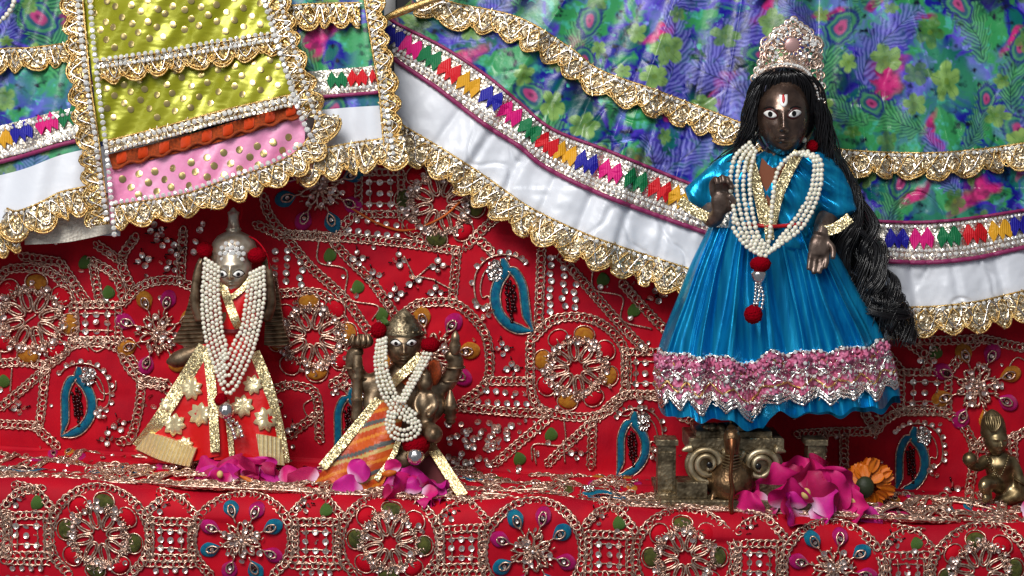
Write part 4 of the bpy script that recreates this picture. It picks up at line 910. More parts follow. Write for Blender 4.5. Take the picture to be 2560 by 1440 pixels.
# pearls at the upper left corner
M['pearl'] = mat('pearl', S(232, 226, 208), .24, spec=.7, coat=.5, sss=.15, obj_var=.06)
PEARL = MB().add(*sphere_t(12, 9)).mesh('pearl'); PEARL.materials.append(M['pearl'])
def strand(parent, pts, d=11.0, r=5.6, jit=.5):
    p = np.asarray(pts, float); q = catmull(p, 30 * len(p)); P = resample(W(q[:, 0], q[:, 1], q[:, 2]), d * U)
    for a in P: piece('pearl', PEARL, parent, a + RNG.normal(0, jit * U, 3), None, r * U * RNG.uniform(.94, 1.06))
    return len(P)
pc = root('pearl_string', W(20, 20, .06), 'short string of white pearls against the floral cloth in the upper corner', 'pearls'); strand(pc, [(45, -20, .06), (32, 12, .059), (14, 40, .058), (-10, 62, .058)], 13, 6.5)
th = root('orange_thread', surf(1000, 560)[0], 'loose orange thread lying across the red cloth under the skirt hem', 'thread'); tm = MB(); P, Nn = path_surf([(880, 520), (940, 555), (1000, 575), (1050, 568), (1110, 540), (1150, 505)], 6, 7); tm.add(*tube(P, 3.2 * U, 5)); obj('strand', tm, mat('orange_thread', S(206, 96, 26), .7), th)
# ================================================================== figure materials
M['bronze'] = mat('aged_bronze', S(156, 134, 108), .38, .8, vary=(160, S(98, 78, 58)), bump=('noise', 500, .15, .0008), rvary=(120, .28, .5))
M['brass'] = mat('old_brass', S(186, 168, 130), .38, .85, vary=(140, S(122, 104, 74)), bump=('noise', 420, .25, .001), rvary=(140, .25, .5))
M['pedestal'] = mat('worn_brass', S(160, 144, 116), .46, .85, vary=(110, S(84, 72, 54)), bump=[('voronoi', 420, .35, .0012), ('noise', 300, .2, .001)], rvary=(120, .3, .55))
M['scroll'] = mat('pale_brass', S(204, 188, 156), .42, .75, vary=(130, S(140, 122, 92)), bump=('noise', 420, .25, .001)); M['peacock'] = mat('brown_bronze', S(142, 112, 80), .36, .85, vary=(110, S(84, 62, 42)), bump=('voronoi', 520, .25, .001))
M['skin'] = mat('dark_polished_bronze', S(108, 86, 74), .3, .72, vary=(120, S(74, 56, 48)), coat=.35, rvary=(200, .22, .42), bump=('noise', 420, .18, .0008))
M['eyew'] = mat('white_enamel', S(238, 236, 232), .3); M['eyeb'] = mat('black_enamel', (.006, .005, .005, 1), .2); M['tilred'] = mat('red_paint', S(190, 16, 22), .4)
M['pom'] = mat('red_wool', S(140, 0, 18), .95, spec=.05, bump=('noise', 900, 1.0, .002))
M['hair'] = mat('black_hair', (.008, .007, .008, 1), .3, spec=.55, coat=.15)
M['blue'] = mat('blue_satin', S(24, 166, 214), .29, metal=.72, vary=(220, S(4, 126, 184), (1, 1, .06)), bump=[('noise', 620, .30, .0007, (1, 1, .03)), ('noise', 120, .2, .002, (1, 1, .2))])
M['brocade'] = glitter('gold_brocade', S(250, 236, 190), S(206, 176, 116), 1700, rough=.4, tilt=.3)
M['redsatin'] = mat('red_satin', S(206, 8, 14), .4, bump=('noise', 120, .3, .002))
M['goldfoil'] = mat('gold_foil', S(250, 232, 184), .3, .6, bump=('noise', 300, .3, .001))
M['pinklace'] = mat('pink_lace', S(186, 66, 108), .5, vary=(330, S(220, 136, 172)), bump=('voronoi', 420, .9, .0014))
M['stripe'] = mat('striped_silk', attr=True, rough=.45, bump=('noise', 260, .4, .002))
M['maroon'] = mat('maroon_cloth', S(92, 6, 16), .7)
M['petal'] = mat('rose_petal', attr=True, rough=.5, sss=.06, spec=.22, vary=(160, .82), bump=('noise', 240, .25, .0012))
M['marigold'] = mat('marigold_petal', S(226, 128, 10), .55, vary=(120, S(190, 84, 4)), sss=.2)
M['calyx'] = mat('green_calyx', S(38, 46, 22), .6, bump=('noise', 300, .4, .001))
M['butter'] = mat('pale_petal', S(222, 190, 120), .5, sss=.2)

# ================================================================== heads
class Head:
    def __init__(s, u, v, y, hw, hh, hd=None, yaw=0.0, pitch=0.0, roll=0.0, jaw=.24, nose=.26, lips=.10):
        s.k = float(KP(y)); s.o = W(u, v, y); s.hw, s.hh, s.hd = hw * s.k, hh * s.k, (hd or hw * 1.05) * s.k; s.jaw, s.nose, s.lips = jaw, nose, lips
        s.M = np.array(Matrix.Rotation(roll, 3, 'Y') @ Matrix.Rotation(pitch, 3, 'X') @ Matrix.Rotation(yaw, 3, 'Z'))
    def wz(s, z): return 1 - s.jaw * np.clip(-z, 0, 1) ** 1.6
    def feat(s, X, Z):
        g = lambda cx, cz, sx, sz: np.exp(-((X - cx) / sx) ** 2 - ((Z - cz) / sz) ** 2)
        f = s.nose * .62 * g(0, -.10, .10, .20) + s.nose * .62 * g(0, -.25, .13, .085) + s.nose * .25 * (g(-.12, -.28, .07, .06) + g(.12, -.28, .07, .06))
        for q in (-1, 1):
            f = f - .075 * g(.36 * q, .04, .20, .10) + .055 * g(.36 * q, .20, .26, .06) + .045 * g(.48 * q, -.32, .22, .18) + .035 * g(.36 * q, .03, .13, .07)
        f = f + s.lips * (g(0, -.47, .20, .045) + 1.05 * g(0, -.58, .17, .05)) - .05 * g(0, -.525, .20, .022) - .03 * g(0, -.66, .2, .05) + .09 * g(0, -.82, .2, .12) - .02 * g(0, -.40, .04, .05)
        return f
    def world(s, L): return s.o + L @ s.M.T
    def at(s, X, Z, out=0.0):       # point on the face at normalised front coordinates
        X = np.asarray(X, float); Z = np.asarray(Z, float); rho = np.sqrt(np.clip(1 - Z * Z, 1e-4, 1)); m_ = rho ** .85 * s.wz(Z)
        sn = np.clip(X / m_, -.98, .98); y = -s.hd * rho * np.sqrt(1 - sn * sn) - (s.feat(X, Z)) * s.hd - out * s.k
        return s.world(np.stack([X * s.hw, y, Z * s.hh], -1))
    def mb(s, m=None):
        th = np.linspace(.02, math.pi - .02, 72); ph = np.linspace(-math.pi, math.pi, 96, endpoint=False); Z = -np.cos(th)[:, None] + 0 * ph; rho = np.sin(th)[:, None]
        X = rho ** .85 * s.wz(Z) * np.sin(ph); c = np.cos(ph) + 0 * Z; y = -s.hd * rho * c - np.clip(c, 0, 1) ** .5 * s.feat(X, Z) * s.hd
        m = m or MB(); m.add(s.world(np.stack([X * s.hw, y, Z * s.hh], -1).reshape(-1, 3)), grid_faces(72, 96, True)); return m
    def disc(s, m, pts, out, dome=1.0):     # a thin inlay following the face
        pts = np.asarray(pts, float); c = pts.mean(0); n = len(pts); V = [s.at(pts[:, 0], pts[:, 1], -1.0), s.at(pts[:, 0], pts[:, 1], out)]
        p = c + (pts - c) * .55; V.append(s.at(p[:, 0], p[:, 1], out + dome * .7)); V.append(s.at(c[None, 0], c[None, 1], out + dome)); j = np.arange(n)
        m.add(np.vstack(V), [grid_faces(3, n, True), np.stack([2 * n + j, 2 * n + (j + 1) % n, 0 * j + 3 * n], 1)])
def almond(cx, cz, w, h, tilt=0.0, n=18):
    t = np.arange(n) / n * 2 * math.pi; x = w * np.cos(t); z = h * np.sin(t) * (1 - .35 * np.abs(np.cos(t)) ** 2); z = np.where(z < 0, z * .75, z); return np.stack([cx + x, cz + z + tilt * x], 1)
def eyes(H, headobj, X=.38, Z=.06, w=.21, h=.11, pup=.075, tilt=.1, dx=0.0, px_out=1.2, dark_rim=True):
    for q in (-1, 1):
        if dark_rim: m = MB(); H.disc(m, almond(q * X, Z, w * 1.18, h * 1.35, q * tilt), px_out * .5, .6); obj('eye_rim', m, M['eyeb'], headobj)
        m = MB(); H.disc(m, almond(q * X, Z, w, h, q * tilt), px_out + .8, px_out); e = obj('eye', m, M['eyew'], headobj)
        t = np.arange(14) / 14 * 2 * math.pi; m = MB(); H.disc(m, np.stack([q * X + dx + pup * np.cos(t), Z + pup * 1.05 * np.sin(t) * H.hw / H.hh], 1), px_out * 2 + 1.6, .6); obj('pupil', m, M['eyeb'], headobj)

def ribbon(parent, pts, yf, w, mt, off=.001, name='gold_border', nw=5):    # flat strip of width w centred on pts
    P, B = path_world(pts, yf, 5.0, off); n = len(P); V = np.stack([P + B[:, :, 1] * (w * (j / (nw - 1) - .5) * U) + B[:, :, 2] * ((.8 + .8 * math.sin(j * 2.4)) * U) for j in range(nw)], 1)
    m = MB(); m.add(V.reshape(-1, 3), grid_faces(n, nw)); m.add((V + (0, .0008, 0)).reshape(-1, 3), grid_faces(n, nw)[:, ::-1]); return obj(name, m, M[mt], parent)
def star(parent, u, v, yf, r=32, off=.0012, rot=.2):
    n = 32; t = np.arange(n) / n * 2 * math.pi; rr = r * (.86 + .15 * np.cos(8 * t)); uu, vv = u + rr * np.cos(t + rot), v + rr * np.sin(t + rot); m = MB()
    V = np.vstack([W(uu, vv, yf(uu, vv) - off + .001), W(uu, vv, yf(uu, vv) - off), W(u + (uu - u) * .4, v + (vv - v) * .4, yf(uu, vv) - off - .0004), W(np.array([u]), np.array([v]), yf(np.array([u]), np.array([v])) - off + .0003)])
    j = np.arange(n); m.add(V, [grid_faces(3, n, True), np.stack([2 * n + j, 2 * n + (j + 1) % n, 0 * j + 3 * n], 1)]); return obj('gold_star', m, M['goldfoil'], parent)
def pompom(parent, u, v, y, r, rz=None, name='pompom'):
    m = MB(); V, f = sphere_t(20, 14); nz = 1 + .10 * np.sin(V[:, 0] * 9 + 3) * np.sin(V[:, 1] * 8) * np.sin(V[:, 2] * 10 + 1) + RNG.normal(0, .025, len(V)); k = float(KP(y)); m.add(V * nz[:, None] * (r * k, r * k, (rz or r) * k) + W(u, v, y), f); return obj(name, m, M['pom'], parent)
def bell(parent, u, v, y, r, name='silver_bell'):
    m = MB(); n = 24; pr = [(-1.0, .05), (-.95, .5), (-.6, .86), (0, 1.0), (.55, .84), (.85, .5), (1.0, .15), (1.05, .05)]; t = np.arange(n) / n * 2 * math.pi; k = float(KP(y)) * r
    V = np.stack([np.array([p[1] for p in pr])[:, None] * np.cos(t) * (1 + .06 * np.cos(10 * t)), np.array([p[1] for p in pr])[:, None] * np.sin(t) * (1 + .06 * np.cos(10 * t)), np.array([p[0] for p in pr])[:, None] + 0 * t], -1) * k
    m.add(V.reshape(-1, 3) + W(u, v, y), grid_faces(len(pr), n, True)); return obj(name, m, M['silver'], parent)
def bead_chain(parent, pts, r, mt='silver', name='bead_chain'):
    p = np.asarray(pts, float); q = catmull(p, 20 * len(p)); P = resample(W(q[:, 0], q[:, 1], q[:, 2]), 2 * r * U); m = MB(); m.inst(sphere_t(8, 6), np.repeat(np.eye(3)[None] * r * U, len(P), 0), P); return obj(name, m, M[mt], parent)

# ================================================================== standing bronze figure in red and gold
YL = .064
li = root('bronze_idol', W(560, 1165, YL), 'standing bronze idol in red gold-starred dress with ribbed side sleeves', 'idol')
H = Head(583, 672, YL - .007, 46, 62, yaw=0, jaw=.32, nose=.34); M['facebr'] = mat('pale_bronze', S(208, 196, 178), .36, .7, vary=(160, S(164, 146, 122))); M['child'] = mat('dark_brass', S(150, 132, 98), .36, .85, vary=(140, S(92, 76, 50)), rvary=(140, .25, .5)); m = H.mb(); hd = obj('head', m, M['facebr'], li); eyes(H, hd, .43, -.16, .26, .14, .10, .06)
m = MB(); H.disc(m, [(-.035, .0), (.035, .0), (.05, -.35), (0, -.42), (-.05, -.35)], 2.2, 1.2); obj('nose_mark', m, M['goldfoil'], hd)
m = MB(); lathe(m, 585, 640, YL, [(-18, 50), (-6, 56), (8, 57), (14, 60), (20, 56), (34, 52), (50, 40), (58, 24), (62, 17), (66, 20), (72, 15), (84, 13), (98, 13), (108, 15), (112, 9), (118, 4), (120, .5)], 32); cr = obj('crown', m, M['facebr'], li)
m = MB(); P0 = W(580, 634, YL - .0165)
for rr, n_, s_ in ((0, 1, 11), (17, 8, 7), (30, 12, 6)):
    for q in range(n_):
        a = q / n_ * 6.283; m.inst(STONE, (basis(np.array([[1., 0, 0]]), np.array([[.15 * math.cos(a), -1.0, .15 * math.sin(a)]]))[0] * s_ * U)[None], (P0 + np.array([rr * math.cos(a), 1.5 - rr * .05, rr * math.sin(a)]) * U)[None])
obj('rhinestone_brooch', m, M['stone'], li, smooth=False)
m = MB()
for sg in (-1, 1):
    limb(m, [(583 + sg * 48, 632, YL, 9), (583 + sg * 78, 652, YL - .002, 11), (583 + sg * 92, 700, YL - .003, 12), (583 + sg * 94, 760, YL - .002, 14), (583 + sg * 80, 800, YL, 16)])
limb(m, [(585, 720, YL, 34), (585, 770, YL, 52), (585, 850, YL, 50), (580, 960, YL, 60), (575, 1080, YL, 62), (575, 1150, YL, 60)])
obj_body('body', m, .0016, M['bronze'], li, 4)
def yf_wing(u, v): return YL - .006 + .0011 * np.sin(np.asarray(v, float) * .62 + (np.asarray(u, float) - 580) * .03) + 0.00012 * np.abs(np.asarray(u, float) - 583)
for rows_ in ([[(484, 690), (512, 690)], [(470, 760), (512, 760)], [(452, 815), (508, 815)], [(430, 856), (470, 866), (508, 862)]], [[(664, 690), (690, 690)], [(664, 760), (700, 756)], [(662, 815), (708, 815)], [(660, 862), (700, 870), (724, 858)]]):
    pp = Patch(rows_, yf_wing, 20); obj('ribbed_sleeve', pp.mb(20, 120, thick=.006), M['bronze'], li)
m = MB(); limb(m, [(418, 905, YL, 6), (440, 900, YL, 20), (480, 885, YL, 22), (515, 870, YL, 16)]); obj('sleeve_tip', m, M['bronze'], li)
def yf_ld(u, v):
    u = np.asarray(u, float); v = np.asarray(v, float); return YL - .016 - .010 * np.clip((v - 850) / 300, 0, 1) + .0028 * np.sin((u - 560) * .05) * np.clip((v - 860) / 200, 0, 1) + .00004 * np.abs(u - 560)
pp = Patch([[(500, 862), (545, 855)], [(448, 950), (542, 950)], [(390, 1045), (543, 1040)], [(334, 1126), (420, 1160), (548, 1140)]], yf_ld, 40); obj('dress_panel', pp.mb(60, 60), M['redsatin'], li)
pp = Patch([[(560, 860), (632, 868)], [(565, 950), (668, 950)], [(570, 1050), (698, 1055)], [(580, 1150), (660, 1158), (722, 1164)]], yf_ld, 40); obj('dress_panel', pp.mb(60, 60), M['redsatin'], li)
ribbon(li, [(512, 866), (462, 948), (402, 1044), (346, 1120)], yf_ld, 36, 'brocade'); ribbon(li, [(518, 880), (528, 960), (534, 1050), (538, 1130)], yf_ld, 24, 'brocade', .002); ribbon(li, [(636, 880), (668, 960), (694, 1060), (712, 1158)], yf_ld, 28, 'brocade')
ribbon(li, [(566, 1000), (572, 1060), (580, 1140)], yf_ld, 14, 'brocade', .0012)
pp = Patch([[(530, 860), (580, 860)], [(530, 1000), (585, 1000)], [(535, 1150), (600, 1150)]], lambda u, v: yf_ld(u, v) + .001, 20); obj('inner_panel', pp.mb(20, 40), M['redsatin'], li)
# ribbed gold pallu pad
def yf_pad(u, v): return yf_ld(u, v) - .003 + .0009 * np.sin((np.asarray(u, float) * .93 + np.asarray(v, float) * .36) * .62)
pp = Patch([[(372, 1082), (430, 1098), (492, 1122)], [(338, 1122), (400, 1150), (476, 1168)]], yf_pad, 60); obj('ribbed_gold_pad', pp.mb(150, 12, thick=.004), M['goldfoil'], li)
pp = Patch([[(640, 1085), (672, 1090), (700, 1096)], [(650, 1150), (684, 1160), (712, 1164)]], lambda u, v: yf_ld(u, v) - .002 + .0006 * np.sin(np.asarray(u, float) * .6), 60); obj('ribbed_gold_pad', pp.mb(80, 12, thick=.002), M['goldfoil'], li)
for a in ((478, 972, 30), (436, 1062, 30), (500, 1036, 31), (632, 962, 26), (606, 1016, 30), (664, 1048, 32), (418, 1012, 20), (462, 1112, 22), (590, 1080, 18)): star(li, a[0], a[1], yf_ld, a[2], .0014, RNG.random())
def yf_lt(u, v): u = np.asarray(u, float); v = np.asarray(v, float); return YL - .0165 + .00012 * np.abs(u - 585) + .001 * np.sin(u * .1 + v * .05)
pp = Patch([[(540, 705), (585, 722), (628, 705)], [(530, 780), (640, 780)], [(520, 870), (640, 872)]], yf_lt, 40); obj('bodice', pp.mb(50, 50), M['redsatin'], li)
ribbon(li, [(546, 690), (566, 740), (588, 800), (600, 822)], yf_lt, 22, 'brocade', .002); ribbon(li, [(632, 690), (604, 724), (578, 744)], yf_lt, 14, 'brocade', .0015); ribbon(li, [(520, 824), (580, 828), (640, 824)], yf_lt, 9, 'maroon', .0025, 'waist_cord')
pompom(li, 512, 626, YL - .008, 21); pompom(li, 642, 640, YL - .010, 24, 20); pompom(li, 552, 1000, YL - .028, 16); bell(li, 565, 1026, YL - .032, 21); bead_chain(li, [(566, 1048, YL - .03), (580, 1070, YL - .03), (588, 1095, YL - .03)], 6); bead_chain(li, [(572, 1046, YL - .03), (596, 1062, YL - .03), (606, 1090, YL - .03)], 6)
m = MB(); limb(m, [(600, 585, YL, 2), (640, 600, YL - .004, 2), (668, 640, YL - .005, 2), (676, 700, YL - .004, 2)], 6); limb(m, [(596, 520, YL, 1.6), (570, 530, YL, 1.6), (574, 556, YL, 1.6), (600, 548, YL, 1.6), (604, 520, YL, 1.6), (590, 516, YL, 1.6)], 6); obj('loose_thread', m, M['padred'], li)
n1 = root('pearl_necklace', W(580, 800, .04), 'long looped pearl necklace on the standing idol in red', 'necklace', 'pearl necklaces')
for i in range(5):
    y0 = YL - .022
    strand(n1, [(513 + 8.5 * i, 648 + 5 * i, y0 + .004), (506 + 10 * i, 740, y0), (512 + 11 * i, 830, y0 - .002), (536 + 7 * i, 915 - 14 * i, y0 - .004), (572 - 2 * i, 984 - 21 * i, y0 - .005), (616 - 7 * i, 915 - 16 * i, y0 - .004), (645 - 10 * i, 830 - 3 * i, y0 - .002), (660 - 11 * i, 745, y0), (658 - 8 * i, 668 + 4 * i, y0 + .004)], 11.8, 5.7)

# ================================================================== seated four-armed bronze figure
YM = .046
mi = root('bronze_idol', W(1010, 1235, YM), 'seated four-armed bronze idol in orange dress holding a small child figure', 'idol')
H = Head(1008, 862, YM - .006, 46, 56, yaw=.10, jaw=.26, nose=.28); hd = obj('head', H.mb(), M['bronze'], mi); eyes(H, hd, .42, .16, .27, .15, .10, .04)
m = MB(); lathe(m, 1008, 838, YM - .004, [(-8, 48), (2, 53), (8, 54), (12, 50), (16, 46), (22, 47), (27, 40), (31, 41), (36, 33), (40, 34), (45, 26), (49, 27), (54, 18), (58, 16), (64, 8), (68, 2)], 36, tilt=.05)
for q in range(18):
    a = q / 18 * 6.283; ball(m, 1008 + 50 * math.cos(a), 832, YM - .004 + 50 * math.sin(a) * U, 5, n=8)
obj('tiered_crown', m, M['pedestal'], mi)
m = MB()
limb(m, [(1005, 905, YM, 26), (1005, 940, YM, 46), (1005, 990, YM, 52), (1005, 1050, YM, 56), (1005, 1120, YM, 60)])
limb(m, [(960, 945, YM, 26), (918, 958, YM, 24), (890, 930, YM, 22), (884, 890, YM - .002, 20), (900, 872, YM - .004, 16)]); limb(m, [(1050, 945, YM, 24), (1100, 965, YM, 25), (1128, 940, YM, 22), (1140, 900, YM - .002, 20), (1118, 885, YM - .004, 15)])
limb(m, [(950, 960, YM, 26), (930, 1010, YM - .004, 24), (960, 1050, YM - .012, 20)]); limb(m, [(1060, 960, YM, 26), (1092, 1010, YM - .004, 24), (1070, 1050, YM - .012, 20)])
limb(m, [(960, 1080, YM, 40), (940, 1120, YM - .01, 40), (1000, 1150, YM - .014, 34), (1080, 1110, YM - .012, 30)])
obj_body('body', m, .0016, M['bronze'], mi, 3)
def prof_obj(name, u, v, y, prof, tilt=0.0, mt='bronze'): m = MB(); lathe(m, u, v, y, [(a, b * .84) for a, b in prof], 20, 1.0, tilt); return obj(name, m, M[mt], mi)
prof_obj('mace', 892, 1062, YM - .006, [(0, 6), (4, 16), (20, 18), (40, 15), (60, 17), (64, 20), (70, 16), (110, 15), (116, 18), (122, 19), (128, 15), (134, 17), (140, 20), (148, 16), (176, 13)], .02)
m = MB(); ball(m, 902, 852, YM - .006, 15, 18)
for q in range(10): a = q / 10 * 6.283; limb(m, [(902 + 8 * math.cos(a), 868, YM - .006 + 8 * U * math.sin(a), 5), (902 + 24 * math.cos(a), 856, YM - .006 + 22 * U * math.sin(a), 8), (902 + 20 * math.cos(a), 836, YM - .006 + 18 * U * math.sin(a), 3)], 8)
obj('lotus', m, M['bronze'], mi)
prof_obj('conch', 1136, 886, YM - .006, [(0, 10), (10, 17), (24, 18), (34, 13), (38, 14), (48, 12), (56, 6), (60, 1)], .06)
prof_obj('mace', 1126, 1062, YM - .006, [(0, 4), (4, 12), (8, 16), (14, 13), (18, 19), (26, 15), (30, 21), (38, 17), (44, 25), (52, 20), (84, 6), (88, 3)])
for a in ((884, 918, 23), (1138, 918, 23), (900, 946, 22), (1122, 952, 22)):
    m = MB(); k = KP(YM); V, f = torus_t(a[2] * k, a[2] * k, 3.4 * k, 20, 6); m.add(V + W(a[0], a[1], YM - .001), f); obj('arm_band', m, M['bronze'], mi)
m = MB(); ball(m, 1062, 958, YM - .020, 21, 24); limb(m, [(1062, 978, YM - .02, 15), (1062, 1005, YM - .02, 24), (1064, 1042, YM - .02, 26), (1060, 1070, YM - .02, 28)]); limb(m, [(1078, 985, YM - .022, 10), (1088, 1015, YM - .024, 9), (1070, 1040, YM - .03, 8)]); limb(m, [(1048, 985, YM - .022, 9), (1038, 1010, YM - .026, 8), (1046, 1036, YM - .03, 7)]); limb(m, [(1066, 1072, YM - .024, 20), (1084, 1086, YM - .032, 24), (1074, 1098, YM - .034, 16)]); lathe(m, 1062, 940, YM - .02, [(0, 18), (8, 16), (14, 10), (22, 4)])
obj_body('child_figure', m, .0011, M['bronze'], mi, 3)
def stripes(u, v):
    t = (np.asarray(v, float) - 1000 + (np.asarray(u, float) - 900) * .30 + 14 * fbm(N1, u / 60, v / 60, 2)) ; c = mixc(np.broadcast_to(srgb(204, 84, 18), t.shape + (3,)), srgb(178, 54, 14), (fbm(N2, u / 30, v / 30) - .4) * 3); w = t % 62
    c = mixc(c, srgb(58, 88, 88), ((w > 8) & (w < 18)) * .9); c = mixc(c, srgb(196, 168, 96), ((w > 20) & (w < 29)) * .9); c = mixc(c, srgb(224, 138, 30), ((w > 44) & (w < 52)) * .7); return c
def yf_md(u, v): u = np.asarray(u, float); v = np.asarray(v, float); return YM - .018 - .020 * np.clip((v - 1000) / 240, 0, 1) + .0026 * np.sin((u + v * .5) * .045) + .00003 * np.abs(u - 980)
pp = Patch([[(940, 1000), (1000, 1004), (1015, 1010)], [(890, 1070), (1000, 1078)], [(812, 1165), (900, 1180), (990, 1140)], [(772, 1232), (860, 1246), (952, 1222)]], yf_md, 50); obj('orange_dress', pp.mb(80, 80, col=stripes), M['stripe'], mi, color=True)
ribbon(mi, [(948, 1000), (905, 1050), (860, 1105), (806, 1168)], yf_md, 24, 'brocade'); ribbon(mi, [(998, 1096), (982, 1140), (940, 1200)], yf_md, 14, 'brocade'); ribbon(mi, [(1064, 1098), (1100, 1150), (1128, 1195), (1158, 1240)], lambda u, v: YM - .016 - .022 * np.clip((np.asarray(v, float) - 1090) / 150, 0, 1), 26, 'brocade')
pp = Patch([[(995, 1085), (1070, 1095)], [(985, 1140), (1085, 1150)], [(960, 1215), (1130, 1230)]], lambda u, v: YM - .014 - .012 * np.clip((np.asarray(v, float) - 1090) / 150, 0, 1), 30); obj('underskirt', pp.mb(40, 40), M['maroon'], mi)
def yf_mt(u, v): return YM - .0165 + .00010 * np.abs(np.asarray(u, float) - 1000)
ribbon(mi, [(1052, 888), (1020, 922), (990, 950), (965, 975)], yf_mt, 24, 'brocade', .002); ribbon(mi, [(945, 870), (952, 920), (962, 970)], yf_mt, 16, 'brocade', .002)
ribbon(mi, [(1066, 884), (1036, 925), (1010, 960)], yf_mt, 24, 'stripe' if False else 'orange', .001, 'shawl_fold'); m = MB(); limb(m, [(1085, 905, YM - .012, 14), (1088, 935, YM - .012, 16), (1082, 960, YM - .012, 10)]); obj('shawl_end', m, M['orange'], mi)
pompom(mi, 946, 826, YM - .012, 20); pompom(mi, 1076, 862, YM - .014, 24, 19); pompom(mi, 1040, 1112, YM - .030, 34, 26); bell(mi, 1038, 1140, YM - .036, 22); m = MB(); F_ = lambda *a: None
limb(m, [(952, 800, YM - .01, 3), (966, 808, YM - .01, 8), (958, 792, YM - .01, 3)], 6); obj('leaf_sprig', m, M['leaf'], mi)
n2 = root('pearl_necklace', W(1000, 960, .02), 'knotted pearl necklace with a bottom loop on the seated idol', 'necklace', 'pearl necklaces')
y0 = YM - .026
for i in range(4):
    strand(n2, [(944 + 7 * i, 852 - 2 * i, y0 + .006), (938 + 9 * i, 905, y0 + .001), (946 + 11 * i, 960, y0 - .003), (970 + 11 * i, 1010 - 2 * i, y0 - .006), (1000 + 13 * i, 1044 - 3 * i, y0 - .007)], 10.6, 5.3)
for i in range(3): strand(n2, [(1076 - 9 * i, 886 - i, y0 + .004), (1056 - 8 * i, 925, y0), (1034 - 8 * i, 965, y0 - .004), (1012 - 8 * i, 1004, y0 - .009)], 10.6, 5.3)
for i in range(3): strand(n2, [(972 + 8 * i, 1030 + 2 * i, y0 - .008), (966 + 9 * i, 1062, y0 - .009), (980 + 9 * i, 1092 - 9 * i, y0 - .010), (1010, 1100 - 12 * i, y0 - .011), (1040 - 8 * i, 1090 - 9 * i, y0 - .010), (1050 - 9 * i, 1062, y0 - .009), (1030 - 9 * i, 1040 + 5 * i, y0 - .008)], 10.6, 5.3)

# ================================================================== tall figure in the blue dress
YD = .038
dl = root('dressed_idol', W(1930, 1070, YD), 'tall dark-faced idol in blue satin dress with long black hair and crown', 'idol')
H = Head(1957, 292, YD - .006, 66, 96, 78, yaw=-.13, pitch=.04, roll=-.03, jaw=.22, nose=.27, lips=.10); hd = obj('head', H.mb(), M['skin'], dl)
for q, X in ((-1, -.46), (1, .40)):
    m = MB(); H.disc(m, almond(X, .08, .27, .17, q * .12), .8, .6); obj('eye_rim', m, mat('eye_rim%d' % q, S(70, 24, 24), .4), hd)
    m = MB(); H.disc(m, almond(X + q * .02, .085, .235, .105, q * .14), 1.6, 1.4); obj('eye', m, M['eyew'], hd)
    t = np.arange(16) / 16 * 6.2832; m = MB(); H.disc(m, np.stack([X - .02 + .085 * np.cos(t), .10 + .072 * np.sin(t)], 1), 3.2, .7); obj('pupil', m, M['eyeb'], hd)
m = MB(); t = np.linspace(0, math.pi, 9); ow = np.vstack([np.stack([.15 * np.cos(t + math.pi), .40 + .13 * np.sin(t + math.pi)], 1), [(.15, .58), (-.15, .58)]]); H.disc(m, ow, .8, .5); obj('forehead_mark', m, M['eyew'], hd)
m = MB(); H.disc(m, almond(0, .46, .06, .13), 1.8, .5); obj('forehead_stripe', m, M['tilred'], hd)
for q, X in ((-1, -.46), (1, .40)):
    m = MB(); xx = np.linspace(-.25, .25, 14); m.add(*tube(H.at(X + xx, .27 - 1.1 * xx ** 2 + q * .10 * xx, .6), 1.9 * H.k * (1 - (xx / .3) ** 2) + .0001, 6)); obj('eyebrow', m, M['eyeb'], hd)
m = MB(); xx = np.linspace(-.17, .17, 13); m.add(*tube(H.at(xx - .0, -.525 + .5 * xx ** 2, .4), 1.0 * H.k, 5)); obj('mouth_line', m, M['eyeb'], hd)
m = MB(); limb(m, [(1948, 350, YD, 34), (1942, 400, YD, 32), (1936, 440, YD, 42), (1930, 490, YD, 52)]); 
for q in (-1, 1): P = H.at(np.array(q * .97), np.array(-.1)); V, f = sphere_t(12, 8, 6 * H.k, 8 * H.k, 20 * H.k); m.add(V + P + (0, .006, 0), f)
obj_body('neck', m, .0012, M['skin'], dl, 4)
m = MB(); limb(m, [(1905, 418, YD - .008, 2.6), (1925, 436, YD - .013, 2.6), (1950, 432, YD - .013, 2.6), (1968, 412, YD - .008, 2.6)], 8); obj('neck_chain', m, M['goldcord'], dl)
for q, (u, v) in enumerate(((1886, 334), (2010, 350))): m = MB(); ball(m, u, v, YD - .008, 7); obj('earring', m, M['pearl'], dl)
pompom(dl, 2030, 366, YD - .004, 15, 15); 
# hands
m = MB()
limb(m, [(1775, 520, YD - .004, 24), (1778, 545, YD - .010, 24), (1792, 540, YD - .016, 20), (1800, 520, YD - .020, 18)]); limb(m, [(1800, 530, YD - .020, 20), (1803, 505, YD - .021, 26), (1804, 482, YD - .021, 24)], flat=.6)
for q, (a, b, c) in enumerate((((1784, 488), (1780, 462), (1790, 446)), ((1798, 480), (1797, 456), (1806, 442)), ((1812, 480), (1814, 458), (1818, 446)), ((1824, 488), (1828, 470), (1826, 458)))):
    limb(m, [(a[0], a[1], YD - .021, 8.5), (b[0], b[1], YD - .025, 8), (c[0], c[1], YD - .029, 6.5), (c[0] + 4, c[1] + 14, YD - .031, 5.5)])
limb(m, [(1826, 524, YD - .020, 9), (1834, 504, YD - .026, 8), (1822, 488, YD - .029, 7)])
M['hand'] = mat('grey_bronze', S(124, 106, 96), .36, .6, vary=(150, S(84, 68, 60)), bump=('noise', 500, .2, .0008)); obj_body('raised_hand', m, .0007, M['hand'], dl, 2)
